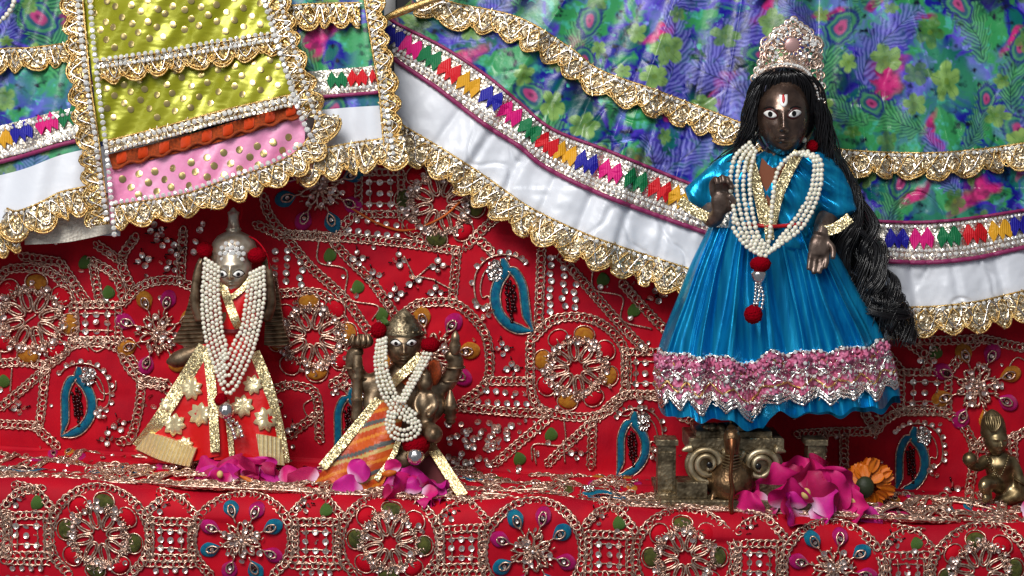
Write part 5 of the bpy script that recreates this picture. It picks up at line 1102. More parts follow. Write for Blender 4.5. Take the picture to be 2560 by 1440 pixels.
m = MB(); limb(m, [(2070, 540, YD - .004, 26), (2058, 570, YD - .012, 24), (2052, 592, YD - .016, 21)]); limb(m, [(2052, 590, YD - .016, 22), (2050, 612, YD - .018, 28), (2048, 636, YD - .018, 27)], flat=.5)
for q, (a, b, c) in enumerate((((2028, 632), (2024, 656), (2022, 674)), ((2040, 636), (2037, 662), (2034, 684)), ((2053, 638), (2052, 662), (2048, 683)), ((2065, 632), (2066, 652), (2062, 670)))):
    limb(m, [(a[0], a[1], YD - .018, 8), (b[0], b[1], YD - .0195, 7.2), (c[0], c[1], YD - .022, 5.8)])
limb(m, [(2068, 604, YD - .018, 9), (2082, 622, YD - .022, 8), (2082, 646, YD - .025, 6.5)])
obj_body('lowered_hand', m, .0007, M['hand'], dl, 2)
# blouse
m = MB(); limb(m, [(1945, 392, YD + .002, 60), (1945, 420, YD, 95), (1945, 480, YD - .002, 112), (1935, 540, YD - .002, 105), (1925, 605, YD, 110)], 28, flat=.62)
limb(m, [(1885, 410, YD, 38), (1830, 428, YD - .002, 44), (1785, 466, YD - .003, 46), (1745, 506, YD - .004, 48)], 20, flat=.6); limb(m, [(2000, 405, YD, 38), (2046, 428, YD - .002, 46), (2076, 478, YD - .003, 50), (2092, 538, YD - .004, 52)], 20, flat=.6)
def bl_fold(c):
    x, z = c[:, 0], c[:, 2]; x0 = W(1940, 420, YD)[0]; z0 = W(1940, 380, YD)[2]; a = np.arctan2(x - x0, z0 - z + .01)
    d = .0022 * np.abs(np.sin(a * 8 + 1.6 * np.sin(z * 130))) ** .7 + .0009 * np.sin(a * 29 + z * 240) + .0008 * np.sin(z * 420 + a * 5); c = c.copy(); c[:, 1] += d * (c[:, 1] < YD + .004); return c
obj_body('blouse', m, .0011, M['blue'], dl, 8, bl_fold)
def yf_bl(u, v): return YD - .0195 + .00007 * np.abs(np.asarray(u, float) - 1935) + 0 * np.asarray(v, float)
pp = Patch([[(1905, 395), (1935, 420), (1965, 400)], [(1890, 470), (1930, 470), (1950, 470)], [(1900, 560), (1925, 560), (1945, 560)]], lambda u, v: yf_bl(u, v) + .0015, 30); obj('chest', pp.mb(40, 40), mat('bodice_skin', S(128, 72, 46), .45, .3), dl)
ribbon(dl, [(1868, 372), (1880, 420), (1896, 480), (1912, 560)], yf_bl, 27, 'brocade', .0015, 'gold_collar'); ribbon(dl, [(1998, 380), (1970, 430), (1945, 490), (1928, 560)], yf_bl, 27, 'brocade', .0018, 'gold_collar'); ribbon(dl, [(1905, 500), (1920, 560), (1925, 600)], yf_bl, 22, 'brocade', .003, 'gold_collar')
ribbon(dl, [(1700, 500), (1728, 522), (1770, 545)], lambda u, v: YD - .0155 + 0 * np.asarray(u, float), 26, 'brocade', .001, 'sleeve_trim'); ribbon(dl, [(2056, 578), (2090, 570), (2126, 544)], lambda u, v: YD - .0175 + 0 * np.asarray(u, float), 26, 'brocade', .001, 'sleeve_trim')
m = MB(); limb(m, [(1860, 560, YD - .018, 5), (1930, 566, YD - .021, 5), (2010, 560, YD - .018, 5)], 8); obj('waist_cord', m, M['tilred'], dl)
# skirt
LE = catmull([(1772, 560), (1728, 650), (1692, 760), (1656, 870), (1634, 955), (1646, 1018)], 60); RE = catmull([(2052, 570), (2104, 680), (2150, 780), (2200, 880), (2236, 950), (2252, 992)], 60)
HS = np.array([0, .06, .14, .25, .36, .44, .465, .50, .62, .8, .92, 1]); HV = np.array([1018, 1040, 1050, 1048, 1064, 1076, 1050, 1032, 1036, 1024, 1010, 990])
RID = [((q + .5 + RNG.uniform(-.35, .35)) / 11, RNG.uniform(.020, .052), RNG.uniform(.45, 1.5)) for q in range(10)] + [(RNG.random(), RNG.uniform(.006, .012), RNG.uniform(.12, .3)) for _ in range(9)]
def dress(s, t, off=0.0):
    s = np.asarray(s, float); t = np.asarray(t, float); j = t * 59; lu = np.interp(j, np.arange(60), LE[:, 0]); ru = np.interp(j, np.arange(60), RE[:, 0]); e = .5 - .5 * np.cos(math.pi * s); k = .75 * s + .25 * e
    u = lu + (ru - lu) * k; v0 = 566 + 6 * np.sin(s * 3.1); hv = np.interp(s, HS, HV) + 7 * np.sin(s * 37) + 4 * np.sin(s * 71); v = v0 + (hv - v0) * t
    b = .012 + .012 * t; y = YD - b * np.sqrt(np.clip(1 - (2 * s - 1) ** 2, 0, 1)) ** .8
    pl = sum(h * np.exp(-((s - c - .010 * np.sin(t * 4 + c * 20)) / (w * (.6 + .7 * t))) ** 2) for c, w, h in RID); am = .0026 + .0120 * t ** .8
    y = y - am * pl * .8 + .018 * t * np.exp(-((s - .425 + .03 * (1 - t)) / .032) ** 2) + .004 * t * np.sin(s * 21 + 1)
    return u, v, y - off
def dress_mb(ns, nt, t0, t1, off=0.0):
    t, s = np.meshgrid(np.linspace(t0, t1, nt), np.linspace(0, 1, ns), indexing='ij'); u, v, y = dress(s, t, off); return W(u, v, y)
P = dress_mb(420, 150, 0, 1); m = MB(); m.add(P.reshape(-1, 3), grid_faces(150, 420))
t, s = np.meshgrid(np.linspace(0, 1, 40), np.linspace(0, 1, 90), indexing='ij'); u, v, y = dress(s, t); yb = YD + (.010 + .006 * t) * np.sqrt(np.clip(1 - (2 * s - 1) ** 2, 0, 1)) + .0015 * np.sin(s * 50); m.add(W(u, v + 18 * t * np.clip(s * 2 - 1, 0, 1), yb).reshape(-1, 3), grid_faces(40, 90)[:, ::-1]); skr = obj('dress_skirt', m, M['blue'], dl)
P = dress_mb(420, 40, .665, .905, .0012); m = MB(); m.add(P.reshape(-1, 3), grid_faces(40, 420)); lb = obj('pink_lace_band', m, M['pinklace'], dl)
def dress_path(fn, n=700, off=.002):
    s = np.linspace(.005, .995, n); u, v, y = dress(s, fn(s), off); P = resample(W(u, v, y), 4 * U); return P, basis(np.gradient(P, axis=0), np.tile((0., -1., .1), (len(P), 1)))
for c_, a_, f_, rr, mt in ((.905, .034, 30, 5.0, 'silver'), (.928, .034, 30, 4.0, 'silver'), (.888, .034, 30, 3.0, 'silver'), (.665, .004, 120, 3.2, 'silver'), (.765, .024, 30, 4.2, 'silver'), (.785, -.024, 30, 3.2, 'silver'), (.84, .03, 30, 3.0, 'goldcord'), (.72, .010, 90, 2.4, 'goldcord')):
    P, B = dress_path(lambda s: c_ + a_ * (2 / math.pi) * np.arcsin(np.sin(s * f_ * 2.2))); m = MB(); i = np.arange(len(P)); m.add(*tube(P, rr * U * (1 + .25 * np.sin(i * 2.3)), 5)); obj('zigzag_cord', m, M[mt], lb)
for c_, r_ in ((.67, 5.5), (.735, 5.0), (.80, 5.0), (.87, 4.5)): P, B = dress_path(lambda s: c_ + .004 * np.sin(s * 90), 700, .0026); stone_row(lb, P, B, np.zeros(3), r_, 'rhinestone_row', 1.0, 9.0)
m = MB(); nb = 520; s = RNG.random(nb); t = RNG.uniform(.67, .93, nb); u, v, y = dress(s, t, .0026); Ms = np.array([tilt_m((0, -1, .2), .7) * RNG.uniform(3, 6.5) * U for _ in range(nb)]); m.inst(CYL, Ms, W(u, v, y)); obj('bugle_beads', m, M['silver'], lb, kind='stuff')
m = MB(); nb = 240; s = RNG.random(nb); t = RNG.uniform(.69, .74, nb); u, v, y = dress(s, t, .0028); m.inst(box_t(1.2, 2.4, .5), np.array([tilt_m((0, -1, .2), .25) * 7 * U for _ in range(nb)]), W(u, v, y)); obj('pink_tufts', m, M['pinklace'], lb, kind='stuff')
# tassel
pompom(dl, 1901, 660, YD - .030, 26, 19); m = MB(); lathe(m, 1896, 708, YD - .031, [(0, 6), (4, 14), (14, 18), (24, 20), (30, 18), (32, 8)], 20); obj('silver_cap', m, M['silver'], dl)
bead_chain(dl, [(1894, 708, YD - .031), (1898, 735, YD - .031), (1890, 770, YD - .032)], 5.5); bead_chain(dl, [(1900, 710, YD - .031), (1908, 740, YD - .031), (1904, 770, YD - .032)], 5); bead_chain(dl, [(1890, 708, YD - .033), (1888, 740, YD - .032), (1884, 768, YD - .033)], 4.5); pompom(dl, 1883, 786, YD - .032, 23)
# hair
hc = MB(); n_, q_ = 48, 40; th = np.linspace(.02, math.pi * .86, q_); ph = np.arange(n_) / n_ * 6.2832; k = H.k
V = np.stack([84 * k * np.sin(th)[:, None] * np.cos(ph), 70 * k * np.sin(th)[:, None] * np.sin(ph), 112 * k * np.cos(th)[:, None] + 0 * ph], -1); hc.add(V.reshape(-1, 3) + H.o + np.array([6 * k, 40 * k, 14 * k]), grid_faces(q_, n_, True))
def lock(base, sp0, sp1, n, wav, seg=34, r0=2.6, curl=0.0):
    b = np.asarray(base, float); b[1:, :2] += RNG.normal(0, 1, (len(b) - 1, 2)) * np.linspace(0, 1, len(b))[1:, None] * wav * .55; LP = RNG.random() * 6.28; LF = RNG.uniform(.75, 1.25)
    for q in range(n):
        o0 = RNG.normal(0, 1, 3); o1 = RNG.normal(0, 1, 3); c = b.copy(); w = np.linspace(0, 1, len(c))[:, None]; o = (o0 * (1 - w) * sp0 + (.5 * o0 + o1) * w * sp1) * (1, .6, 1); c[:, :2] += o[:, :2]; c[:, 2] += o[:, 2] * U * .9
        p = catmull(c, seg); tt = np.linspace(0, 1, seg); ph_ = LP + RNG.normal(0, .35); fr = LF
        p[:, 0] += wav * tt * np.sin(tt * 15 * fr + ph_) ; p[:, 2] += wav * .8 * U * tt * np.cos(tt * 15 * fr + ph_); p[:, 1] += curl * tt ** 2 * np.sin(tt * 17 + ph_)
        hc.add(*tube(W(p[:, 0], p[:, 1], p[:, 2]), r0 * U * (1 - .6 * tt), 4))
y1 = YD + .004
for q in range(22):                 # combed over the crown of the head
    a = q / 21; x = 1892 + 140 * a
    lock([(1962, 172, y1 - .012), (1962 + (x - 1962) * .8, 186, y1 - .020), (x + (x - 1962) * .22, 222, y1 - .018), (1962 + (x - 1962) * 1.28, 290, y1 - .010)], 3, 5, 9, 1.0, 18, 2.4)
for q in range(16): lock([(1940, 176, y1 - .012), (1898, 206, y1 - .017), (1880, 262, y1 - .016), (1872, 330, y1 - .012), (1858, 376, y1 - .006), (1806 + q * 4, 408 + q * 2, y1)], 3, 9, 12, 14, 34)
for q in range(16): lock([(1980, 176, y1 - .012), (2030, 210, y1 - .016), (2050, 270, y1 - .012), (2058, 340, y1 - .006), (2082, 410, y1 - .002), (2110, 480, y1)], 4, 10, 12, 14, 34)
for q in range(19):
    d = RNG.normal(0, 1.5)
    lock([(2050, 280, y1 - .004), (2070, 370, y1 - .002), (2110 + 8 * d, 450, y1 - .002), (2138 + 12 * d, 540, y1 - .002), (2140 + 18 * d, 620, y1), (2165 + 20 * d, 700, y1), (2190 + 18 * d, 760 + 8 * d, y1), (2210 + 16 * d, 815 + 10 * d, y1 - .002)], 4, 5, 34, 38, 60, 2.4, 22)
for q in range(6): lock([(2120, 560, y1 - .004), (2190, 610, y1 - .004), (2200, 680, y1 - .006), (2180, 740, y1 - .006), (2225, 770, y1 - .006), (2248, 765, y1 - .006), (2210, 800, y1 - .006)], 3, 6, 30, 24, 60, 2.0, 20)
obj('hair', hc, M['hair'], dl)
# crown
M['filig'] = mat('crown_filigree', S(246, 226, 210), .3, .8, vary=(400, S(200, 164, 142)))
cw = root('crown', W(1980, 180, YD - .012), 'tall pale gold filigree crown with pink centre stone on the black hair', 'crown')
def yf_k(u, v): u = np.asarray(u, float); v = np.asarray(v, float); return YD - .018 + .00000135 * (u - 1978) ** 2 * 1.0 + .00006 * np.clip(190 - v, 0, 200) * .6
OUT = catmull([(1886, 196), (1898, 166), (1910, 136), (1908, 116), (1926, 104), (1938, 80), (1960, 70), (1982, 50), (2004, 68), (2024, 80), (2034, 102), (2050, 112), (2046, 136), (2050, 165), (2054, 205), (2056, 250)], 140)
INN = catmull([(1890, 196), (1915, 176), (1948, 166), (1985, 168), (2015, 182), (2035, 210), (2050, 252)], 100)
m = MB()
def ring(u, v, a, r, h=0.0, sq=1.0): V, f = torus_t(a * U, a * sq * U, r * U, 14, 5); B = basis(np.array([[1., 0, 0]]), np.array([[RNG.normal(0, .2), -1, RNG.normal(0, .2)]]))[0]; m.add(V @ B.T + W(u, v, yf_k(u, v) - h), f)
def kline(pts, r, h=0.0): p = resample(np.asarray(pts, float), 4.0); i = np.arange(len(p)); m.add(*tube(W(p[:, 0], p[:, 1], yf_k(p[:, 0], p[:, 1]) - h), r * U * (1 + .25 * np.sin(i * 2.1)), 5))
kline(OUT, 3.4); kline(INN, 4.2, .001); kline(INN - (0, 12), 3.0, .001); kline(1978 + (OUT - (1978, 0)) * (.84, 1) * (1, 1) - (1978, 0) * 0 + (0, 14) if False else OUT * .86 + np.array((1978, 140)) * .14, 2.6, .001)
for q in np.linspace(0, 139, 24).astype(int): ring(OUT[q, 0], OUT[q, 1], 9, 2.6); 
for q in np.linspace(0, 139, 17).astype(int): p = OUT[q] * .80 + np.array((1978, 135)) * .20; ring(p[0], p[1], 11, 2.6, .001); 
for q in range(16): a = q / 16 * 6.283; ring(1980 + 40 * math.cos(a), 112 + 36 * math.sin(a), 8, 2.2, .0015)
for q in range(14): a = q / 14 * 6.283; kline([(1980 + 20 * math.cos(a), 112 + 20 * math.sin(a)), (1980 + 33 * math.cos(a + .1), 112 + 31 * math.sin(a + .1))], 3.4, .003)
for q in range(46):
    u, v = RNG.uniform(1900, 2046), RNG.uniform(80, 190)
    if ((u - 1978) / 76) ** 2 + ((v - 190) / 120) ** 2 < 1 and v < 200 - 45 * math.exp(-((u - 1970) / 50) ** 2): ring(u, v, RNG.uniform(5, 10), 2.0, RNG.uniform(0, .002))
for sg, c in ((-1, 1918), (1, 2040)): ring(c, 108, 16, 3.2, .001); ring(c, 150, 12, 2.8, .001, 1.7)
for q in range(6): kline([(1942, 150 + q * 4 - 6), (1978, 146 + q * 4 - 6), (2014, 152 + q * 4 - 6)], 1.8, .0015)
obj('filigree', m, M['filig'], cw); m = MB(); P = []
for q in np.linspace(0, 139, 56).astype(int): P.append(W(OUT[q, 0], OUT[q, 1] - 3, yf_k(*OUT[q]) - .0015))
for q in np.linspace(0, 99, 34).astype(int): P.append(W(INN[q, 0], INN[q, 1] - 6, yf_k(*INN[q]) - .002))
for q in range(70): a = RNG.uniform(0, 6.28); rr = RNG.uniform(30, 62); P.append(W(1978 + rr * math.cos(a), 118 + rr * .8 * math.sin(a), YD - .017))
m.inst(STONE, np.array([tilt_m((0, -1, .2), .3) * RNG.uniform(3, 5) * U for _ in P]), np.array(P)); obj('crown_stones', m, M['stone'], cw, smooth=False)
m = MB(); ball(m, 1980, 112, YD - .0175, 19, 18, 5); obj('centre_stone', m, mat('pink_stone', S(196, 156, 152), .35, .5), cw)
# pearls
n3 = root('pearl_necklace', W(1930, 500, .012), 'five-strand pearl necklace across the blue dress', 'necklace', 'pearl necklaces'); y0 = YD - .027
for i in range(4): strand(n3, [(1874 + 5 * i, 358 + 7 * i, y0 + .012), (1838 + 14 * i, 392 + 6 * i, y0 + .006), (1826 + 16 * i, 460, y0 + .002), (1836 + 15 * i, 530, y0), (1858 + 12 * i, 590 - 2 * i, y0 - .002), (1902 + 3 * i, 638 - 9 * i, y0 - .004)], 12.2, 6.1)
strand(n3, [(1834, 545, y0), (1836, 575, y0), (1862, 612, y0 - .002), (1898, 636, y0 - .004)], 12.2, 6.1)
for i in range(3): strand(n3, [(1992 + 8 * i, 386 - 3 * i, y0 + .008), (2030 + 9 * i, 396, y0 + .006), (2034 + 10 * i, 440, y0 + .004), (2018 + 12 * i, 500, y0 + .002), (1975 + 14 * i, 565 + 3 * i, y0 - .001), (1922 + 7 * i, 632 - 5 * i, y0 - .004)], 12.2, 6.1)
strand(n3, [(2020, 380, y0 + .01), (1985, 385, y0 + .006), (1955, 410, y0 + .002), (1938, 450, y0), (1930, 520, y0 - .002), (1924, 590, y0 - .003), (1914, 640, y0 - .004)], 12.2, 6.1)

# ================================================================== brass peacock pedestal
pd = root('peacock_pedestal', W(1850, 1270, .03), 'worn brass pedestal with peacock and spiral scrolls under the blue-dressed idol', 'pedestal')
def boxpx(m, u0, v0, u1, v1, ya, yb, bev=2.5):
    a = W(u0, v1, ya); b = W(u1, v0, ya); z0, z1 = a[2], b[2]; x0, x1 = a[0], b[0]; e = bev * U
    X = [(x0 + e, x1 - e, ya, yb - e), ]; pr = []
    for (zz, ins) in ((z0, 0), (z1 - e, 0), (z1, e)): pr.append(np.array([(x0 + ins, ya + ins, zz), (x1 - ins, ya + ins, zz), (x1 - ins, yb - ins, zz), (x0 + ins, yb - ins, zz)]))
    m.add(np.vstack(pr), [grid_faces(3, 4, True), np.array([[8, 9, 10, 11], [3, 2, 1, 0]])])
def part_box(name, *a): m = MB(); boxpx(m, *a); return obj(name, m, M['pedestal'], pd, smooth=False)
part_box('base_plate', 1652, 1252, 2082, 1284, .002, .080); part_box('base_step', 1672, 1238, 2060, 1256, .012, .074); part_box('engraved_block', 1692, 1206, 1768, 1246, .008, .030); part_box('engraved_block', 1900, 1210, 1976, 1250, .008, .030)
for u in (1640, 2014):
    p = part_box('corner_pillar', u + 4, 1112, u + 50, 1250, .020, .034); m = MB(); boxpx(m, u, 1100, u + 56, 1114, .018, .036); boxpx(m, u, 1236, u + 56, 1252, .018, .036); boxpx(m, u + 12, 1130, u + 42, 1226, .0188, .022); obj('pillar_moulding', m, M['pedestal'], p, smooth=False)
part_box('seat_slab', 1722, 1096, 1960, 1132, .018, .062); part_box('seat_top', 1740, 1078, 1930, 1098, .022, .058)
m = MB()
for q in range(16): a = q / 16 * 6.283; ball(m, 1828 + 62 * math.cos(a), 1072, .040 + 62 * math.sin(a) * U, 14, 16, 12, 10)
ball(m, 1828, 1072, .040, 62, 14); obj('lotus_cushion', m, M['pedestal'], pd)
for sg, cx, cy in ((-1, 1768, 1160), (1, 1902, 1164)):
    m = MB(); a = np.linspace(0, 4.7 * math.pi, 150); r = 58 - 44 * (a / a[-1]) ** .8; uu = cx - sg * r * np.cos(a + math.pi * .78) * -1 * .96; vv = cy - r * np.sin(a + math.pi * .78) * .92
    yy = .016 - .006 * (a / a[-1]); m.add(*tube(W(uu, vv, yy), (9.5 - 3 * (a / a[-1])) * U, 8))
    limb(m, [(cx + sg * 38, cy - 40, .016, 11), (cx + sg * 50, cy - 38, .016, 9), (cx + sg * 62, cy - 34, .015, 3)]); s_ = obj('scroll', m, M['scroll'], pd)
    m = MB(); t = np.arange(40) / 40 * 6.283; V, f = sphere_t(28, 12, 58 * U, 10 * U, 54 * U); m.add(V + W(cx, cy, .021), f); obj('scroll_disc', m, M['scroll'], s_)
    m = MB(); ball(m, cx - sg * 6, cy + 2, .008, 8, 8, 4); obj('scroll_hole', m, M['eyeb'], s_)
m = MB(); limb(m, [(1830, 1070, .010, 13), (1830, 1092, .004, 22), (1830, 1120, .004, 19), (1830, 1150, .008, 22), (1830, 1185, .012, 52), (1828, 1222, .014, 52), (1828, 1250, .016, 30)], 20); limb(m, [(1828, 1060, .010, 4), (1828, 1052, .010, 7), (1826, 1044, .012, 3)]); limb(m, [(1785, 1232, .010, 9), (1778, 1255, .006, 6), (1768, 1276, .002, 5)]); limb(m, [(1872, 1232, .010, 9), (1876, 1256, .006, 6), (1884, 1278, .002, 5)]); limb(m, [(1790, 1170, .014, 16), (1782, 1205, .018, 22), (1796, 1240, .020, 12)]); limb(m, [(1868, 1170, .014, 16), (1876, 1205, .018, 22), (1862, 1240, .020, 12)])
pk = obj_body('peacock', m, .0011, M['peacock'], pd, 3)
m = MB(); limb(m, [(1830, 1100, -.001, 12), (1830, 1122, -.004, 7), (1829, 1150, -.0035, 4.5), (1826, 1190, -.0045, 5), (1831, 1225, -.0045, 5.5), (1827, 1255, -.004, 6), (1829, 1284, -.003, 5)]); obj('hanging_snake', m, mat('copper', S(140, 92, 62), .35, 1.0, rvary=(200, .25, .5)), pk)
m = MB()
for q in range(5): kk = 1136 + q * 8; limb(m, [(1806, kk, .006, 2), (1830, kk + 5, -.0015, 2), (1854, kk, .006, 2)], 6)
obj('neck_rings', m, M['brass'], pk)

# ================================================================== small crawling child figure
YC = .058
bb = root('brass_child', W(2490, 1255, YC), 'small brass crawling child figure with tall plumed cap holding a ball', 'figurine')
H = Head(2490, 1102, YC - .008, 29, 36, yaw=.15, jaw=.25, nose=.3); hd = obj('head', H.mb(), M['child'], bb)
m = MB(); lathe(m, 2484, 1084, YC - .006, [(-6, 30), (4, 32), (10, 31), (24, 30), (36, 27), (46, 22), (54, 15), (60, 6), (62, 1)], 30, tilt=-.1); obj('plumed_cap', m, M['child'], bb)
m = MB()
for q in range(7): a = -.9 + q * .3; limb(m, [(2484 + 6 * math.sin(a), 1080, YC - .0155, 2.6), (2484 + 22 * math.sin(a), 1060, YC - .0145, 2.8), (2480 + 22 * math.sin(a), 1038, YC - .011, 2)], 6)
obj('cap_plumes', m, M['child'], bb)
m = MB(); limb(m, [(2492, 1130, YC - .004, 16), (2496, 1148, YC - .002, 36), (2500, 1180, YC, 34), (2510, 1212, YC + .004, 36)], 18); limb(m, [(2466, 1150, YC - .004, 17), (2444, 1166, YC - .008, 14), (2424, 1158, YC - .012, 12), (2424, 1145, YC - .014, 10)]); limb(m, [(2524, 1146, YC - .004, 16), (2544, 1180, YC - .006, 13), (2552, 1212, YC - .008, 12), (2554, 1250, YC - .008, 13)])
limb(m, [(2500, 1212, YC, 24), (2470, 1208, YC - .012, 20), (2460, 1218, YC - .016, 15), (2470, 1240, YC - .014, 11), (2462, 1250, YC - .018, 10)]); limb(m, [(2520, 1222, YC, 24), (2540, 1240, YC - .006, 20), (2510, 1252, YC - .004, 16), (2490, 1252, YC, 12)])
obj_body('body', m, .001, M['child'], bb, 3); m = MB(); ball(m, 2424, 1148, YC - .018, 18); obj('held_ball', m, M['child'], bb); bead_chain(bb, [(2466, 1142, YC - .012), (2482, 1172, YC - .0145), (2498, 1192, YC - .013), (2512, 1170, YC - .0145), (2522, 1140, YC - .012)], 3.4, 'child', 'necklace_beads')
m = MB(); k = KP(YC)
for a, b, r in ((2436, 1166, 15), (2550, 1205, 15), (2466, 1236, 14)): V, f = torus_t(r * k, r * k, 3 * k, 16, 5); m.add(V @ rot_axis((0, 1, 0), .5).T + W(a, b, YC - .009), f)
obj('bangles', m, M['child'], bb)

# ================================================================== petals and flowers
def petal_mesh(seed, tone=0, cup=.5):
    g = np.random.default_rng(seed); n = 13; a, b = np.meshgrid(np.linspace(-1, 1, n), np.linspace(0, 1, n), indexing='ij')
    w = np.sin(np.clip(b * .93 + .07, 0, 1) ** .75 * math.pi * .86) ** .8 * (.62 + .12 * g.random()); x = a * w; y = b * (1 - .10 * np.abs(a) ** 2) + .03 * np.sin(a * 5 + g.random() * 6)
    z = cup * (.55 * x * x + .35 * (b - .4) ** 2) + .16 * np.sin(a * 3.5 + g.random() * 6) * b ** 2 + .12 * np.sin(b * 6 + g.random() * 6) * a + .22 * np.clip(b - .7, 0, 1) * np.sin(a * 2 + g.random() * 6)
    base = [srgb(208, 0, 104), srgb(172, 0, 66), srgb(206, 20, 140)][tone]; c = mixc(np.broadcast_to(base, x.shape + (3,)), srgb(240, 206, 230), (.30 - b) * 4); c = mixc(c, base * .75, (b - .75) * 1.6)
    V = np.stack([x, y, z], -1).reshape(-1, 3); m = MB(); m.add(V, grid_faces(n, n)[:, ::-1], c.reshape(-1, 3)); m.add(V - (0, 0, .009), grid_faces(n, n), mixc(c, srgb(206, 90, 160), .12 + 0 * b).reshape(-1, 3)); return m
def petal_xf(u, v, y, size, normal, up): B = basis(np.array([up], float), np.array([normal], float))[0]; Mx = np.stack([B[:, 1], B[:, 0], -B[:, 2]], 1); Mx[:, 2] = np.cross(Mx[:, 0], Mx[:, 1]); return Mx * size * KP(y), W(u, v, y)
def loose(u, v, y, size, normal, up, seed, tone, label):
    Mx, T = petal_xf(u, v, y, size, normal, up); s = petal_mesh(seed, tone); m = MB(); V = np.vstack(s.V) @ Mx.T + T; m.add(V, np.vstack(s.F[4]), np.vstack(s.C)[:, :3]); o = obj('rose_petal', m, M['petal'], None, color=True, loc=T); tag(o, label, 'petal', 'loose rose petals'); return o
def rose(u, v, y, specs, label, centre=None):
    r = root('rose_bloom', W(u, v, y), label, 'flower', 'rose blooms'); g_ = np.random.default_rng(int(u)); ex_ = []
    for s_ in specs:
        for k_ in range(2): ex_.append((s_[0] + g_.normal(0, 10 * k_), s_[1] + g_.normal(0, 5 * k_), s_[2] - .004 * k_, s_[3] * (.96 if k_ == 0 else g_.uniform(.6, .85)), tuple(np.array(s_[4]) + g_.normal(0, .35, 3) * (1, .3, 1)), tuple(np.array(s_[5]) + g_.normal(0, .22, 3)), int(g_.integers(0, 3)) if k_ else s_[6]))
    specs = ex_
    for q, (du, dv, dy, size, nrm, up, tone) in enumerate(specs):
        Mx, T = petal_xf(u + du, v + dv, y + dy, size, nrm, up); s = petal_mesh(int(u) + q, tone, .9 if q % 3 else -.7); m = MB(); m.add(np.vstack(s.V) @ Mx.T + T, np.vstack(s.F[4]), np.vstack(s.C)[:, :3]); obj('petal', m, M['petal'], r, color=True)
    if centre: m = MB(); ball(m, u + centre[0], v + centre[1], y + centre[2], centre[3], centre[3] * 1.2); obj('centre', m, M['butter'], r)
    return r
n_ = lambda x, z, f=1.0: (x, -f, z)
rose(590, 1190, .030, [(0, 40, 0, 90, n_(-.3, .5), (-.8, 0, .45), 1), (10, 38, 0, 92, n_(.3, .6), (.75, 0, .5), 0), (-30, 30, -.006, 78, n_(-.5, .3), (-.9, -.1, .15), 1), (0, 30, .004, 92, n_(0, .2), (-.15, .1, 1), 1), (30, 25, .004, 86, n_(.2, .3), (.45, .1, .8), 0), (-40, 20, .002, 86, n_(-.2, .4), (-.6, .1, .7), 0), (20, 44, -.012, 80, n_(.1, .7), (.3, -.3, .2), 1), (-20, 44, -.014, 74, n_(-.1, .8), (-.4, -.4, .1), 0), (66, 44, -.004, 84, n_(.4, .5), (.9, .0, .22), 0), (60, 10, .004, 70, n_(.3, .4), (.6, 0, .6), 2), (-90, 36, .004, 64, n_(-.2, .9), (-.9, 0, .1), 1), (-14, 20, -.008, 54, n_(0, .5), (.1, 0, .9), 2)], 'crushed magenta rose bloom at the feet of the standing red idol', (-40, -4, -.016, 8))
rose(1010, 1215, .012, [(20, 16, 0, 70, n_(.1, .5), (.1, 0, .9), 2), (36, 20, 0, 84, n_(.4, .3), (.85, 0, .35), 2), (-14, 20, 0, 76, n_(-.3, .5), (-.8, 0, .3), 2), (50, 22, -.004, 76, n_(.3, .8), (.7, -.3, -.1), 2), (6, 26, -.004, 70, n_(-.1, .9), (-.2, -.5, .1), 0), (24, 20, -.006, 50, n_(0, .6), (-.3, 0, .8), 0), (40, 26, -.008, 66, n_(.2, 1.0), (.3, -.6, 0), 0)], 'magenta rose bloom below the silver bell of the seated idol')
rose(1995, 1230, .010, [(10, 18, .004, 112, n_(0, .25), (.1, .1, 1), 0), (36, 16, .004, 110, n_(.3, .3), (.55, .1, .85), 1), (-30, 20, .002, 100, n_(-.3, .3), (-.5, 0, .8), 0), (60, 24, 0, 106, n_(.5, .4), (.9, 0, .45), 0), (-50, 26, 0, 96, n_(-.4, .5), (-.95, 0, .3), 1), (20, 30, -.006, 92, n_(.2, .5), (.6, -.1, .5), 1), (-24, 34, -.008, 84, n_(-.1, .4), (-.1, -.1, .6), 0), (-70, 38, -.002, 90, n_(-.3, .8), (-.9, -.2, .1), 0), (40, 40, -.006, 92, n_(.1, .9), (.8, -.3, .1), 1), (0, 44, -.008, 80, n_(0, .9), (-.2, -.5, .1), 1), (100, 44, .002, 90, n_(.3, .9), (.95, -.1, .12), 1)], 'large magenta rose bloom in front of the brass pedestal', (20, 4, -.016, 12))
loose(430, 1190, .040, 52, n_(-.3, .8), (-.9, 0, .25), 31, 0, 'magenta petal lying beside the ribbed gold pad'); loose(690, 1215, .022, 78, n_(.2, .9), (.9, .1, .2), 32, 0, 'magenta petal between the two bronze idols, nearer the standing one')
loose(790, 1218, .020, 76, n_(-.2, .6), (-.95, 0, .30), 33, 1, 'deep pink petal resting on the orange dress hem'); loose(905, 1240, .004, 78, n_(-.2, .6), (-.9, -.1, .25), 34, 2, 'bright violet-pink petal lying in front of the orange dress')
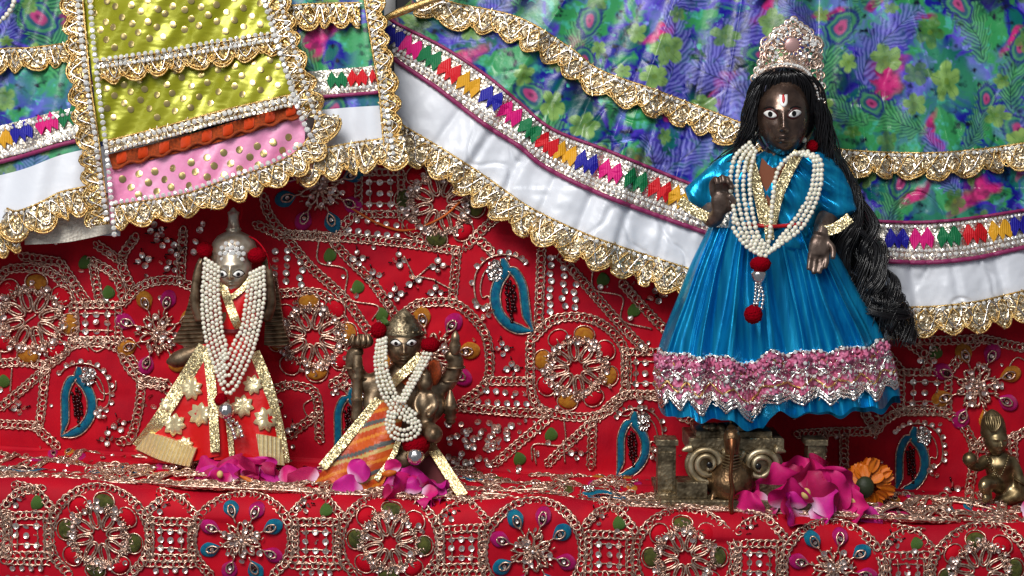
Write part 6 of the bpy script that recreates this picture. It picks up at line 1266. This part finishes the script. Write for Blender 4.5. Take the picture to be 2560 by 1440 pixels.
loose(880, 1195, .010, 52, n_(-.2, .4), (.5, 0, .7), 35, 2, 'pale-tipped petal standing on the orange dress'); loose(985, 1180, .010, 34, n_(0, .3), (-.2, 0, .9), 36, 0, 'small magenta petal above the yellow stamen by the orange dress'); loose(1870, 1292, -.002, 66, n_(-.6, .4), (-.1, -.1, .95), 37, 0, 'curled magenta petal next to the hanging snake'); loose(2190, 1300, .014, 88, n_(.1, 1.2), (1, .1, .1), 38, 1, 'long dark pink petal lying to the right of the large bloom'); loose(2130, 1300, .004, 76, n_(-.1, .9), (.9, -.3, -.2), 39, 2, 'pale lilac petal hanging over the ledge edge'); loose(2560, 1290, .02, 60, n_(.1, .9), (.8, 0, .3), 40, 0, 'magenta petal cut off by the picture edge beside the brass child')
def bit(name, pts, mt, label, cat): r = root(name, W(pts[0][0], pts[0][1], pts[0][2]), label, cat); m = MB(); limb(m, pts, 8); obj('strip', m, M[mt], r)
bit('yellow_stamen', [(600, 1190, .010, 2), (620, 1200, .009, 7), (640, 1212, .008, 5)], 'marigold', 'yellow petal strip lying on the crushed rose', 'petal'); bit('yellow_stamen', [(955, 1186, .004, 4), (972, 1184, .003, 9), (990, 1180, .003, 4)], 'marigold', 'yellow petal strip under the small magenta petal', 'petal'); bit('yellow_stamen', [(2120, 1246, .008, 5), (2134, 1252, .008, 9), (2150, 1262, .008, 6), (2158, 1270, .008, 3)], 'butter', 'cream petal strip beside the marigold', 'petal')
mg = root('marigold', W(2180, 1250, .03), 'orange marigold lying on its side beside the pedestal', 'flower'); yM = .030
m = MB(); ball(m, 2162, 1218, yM - .006, 24, 28, 20); obj('calyx', m, M['calyx'], mg)
PET = MB(); a, b = np.meshgrid(np.linspace(-1, 1, 7), np.linspace(0, 1, 7), indexing='ij'); V = np.stack([a * .42 * np.sin((b * .85 + .12) * 2.7) ** .7, b, .16 * np.cos(a * 7) * b + .1 * b * b], -1).reshape(-1, 3); PETf = grid_faces(7, 7); me_ = MB().add(V, PETf).mesh('marigold_petal'); me_.materials.append(M['marigold'])
for q in range(150):
    a = RNG.uniform(0, 6.283); lay = RNG.random(); d = np.array([math.cos(a), .0, math.sin(a)]); up = d + np.array([.28, .35 + .5 * lay, 0]); nr = np.array([0, -1, 0]) + .4 * d; B = basis(up[None], nr[None])[0]; Mx = np.stack([B[:, 1], B[:, 0], B[:, 2]], 1)
    piece('petal', me_, mg, W(2172, 1212, yM - .006 + .014 * lay) + d * RNG.uniform(10, 34) * U, Mx @ rot_axis((0, 1, 0), RNG.normal(0, .4)), RNG.uniform(24, 42) * U)
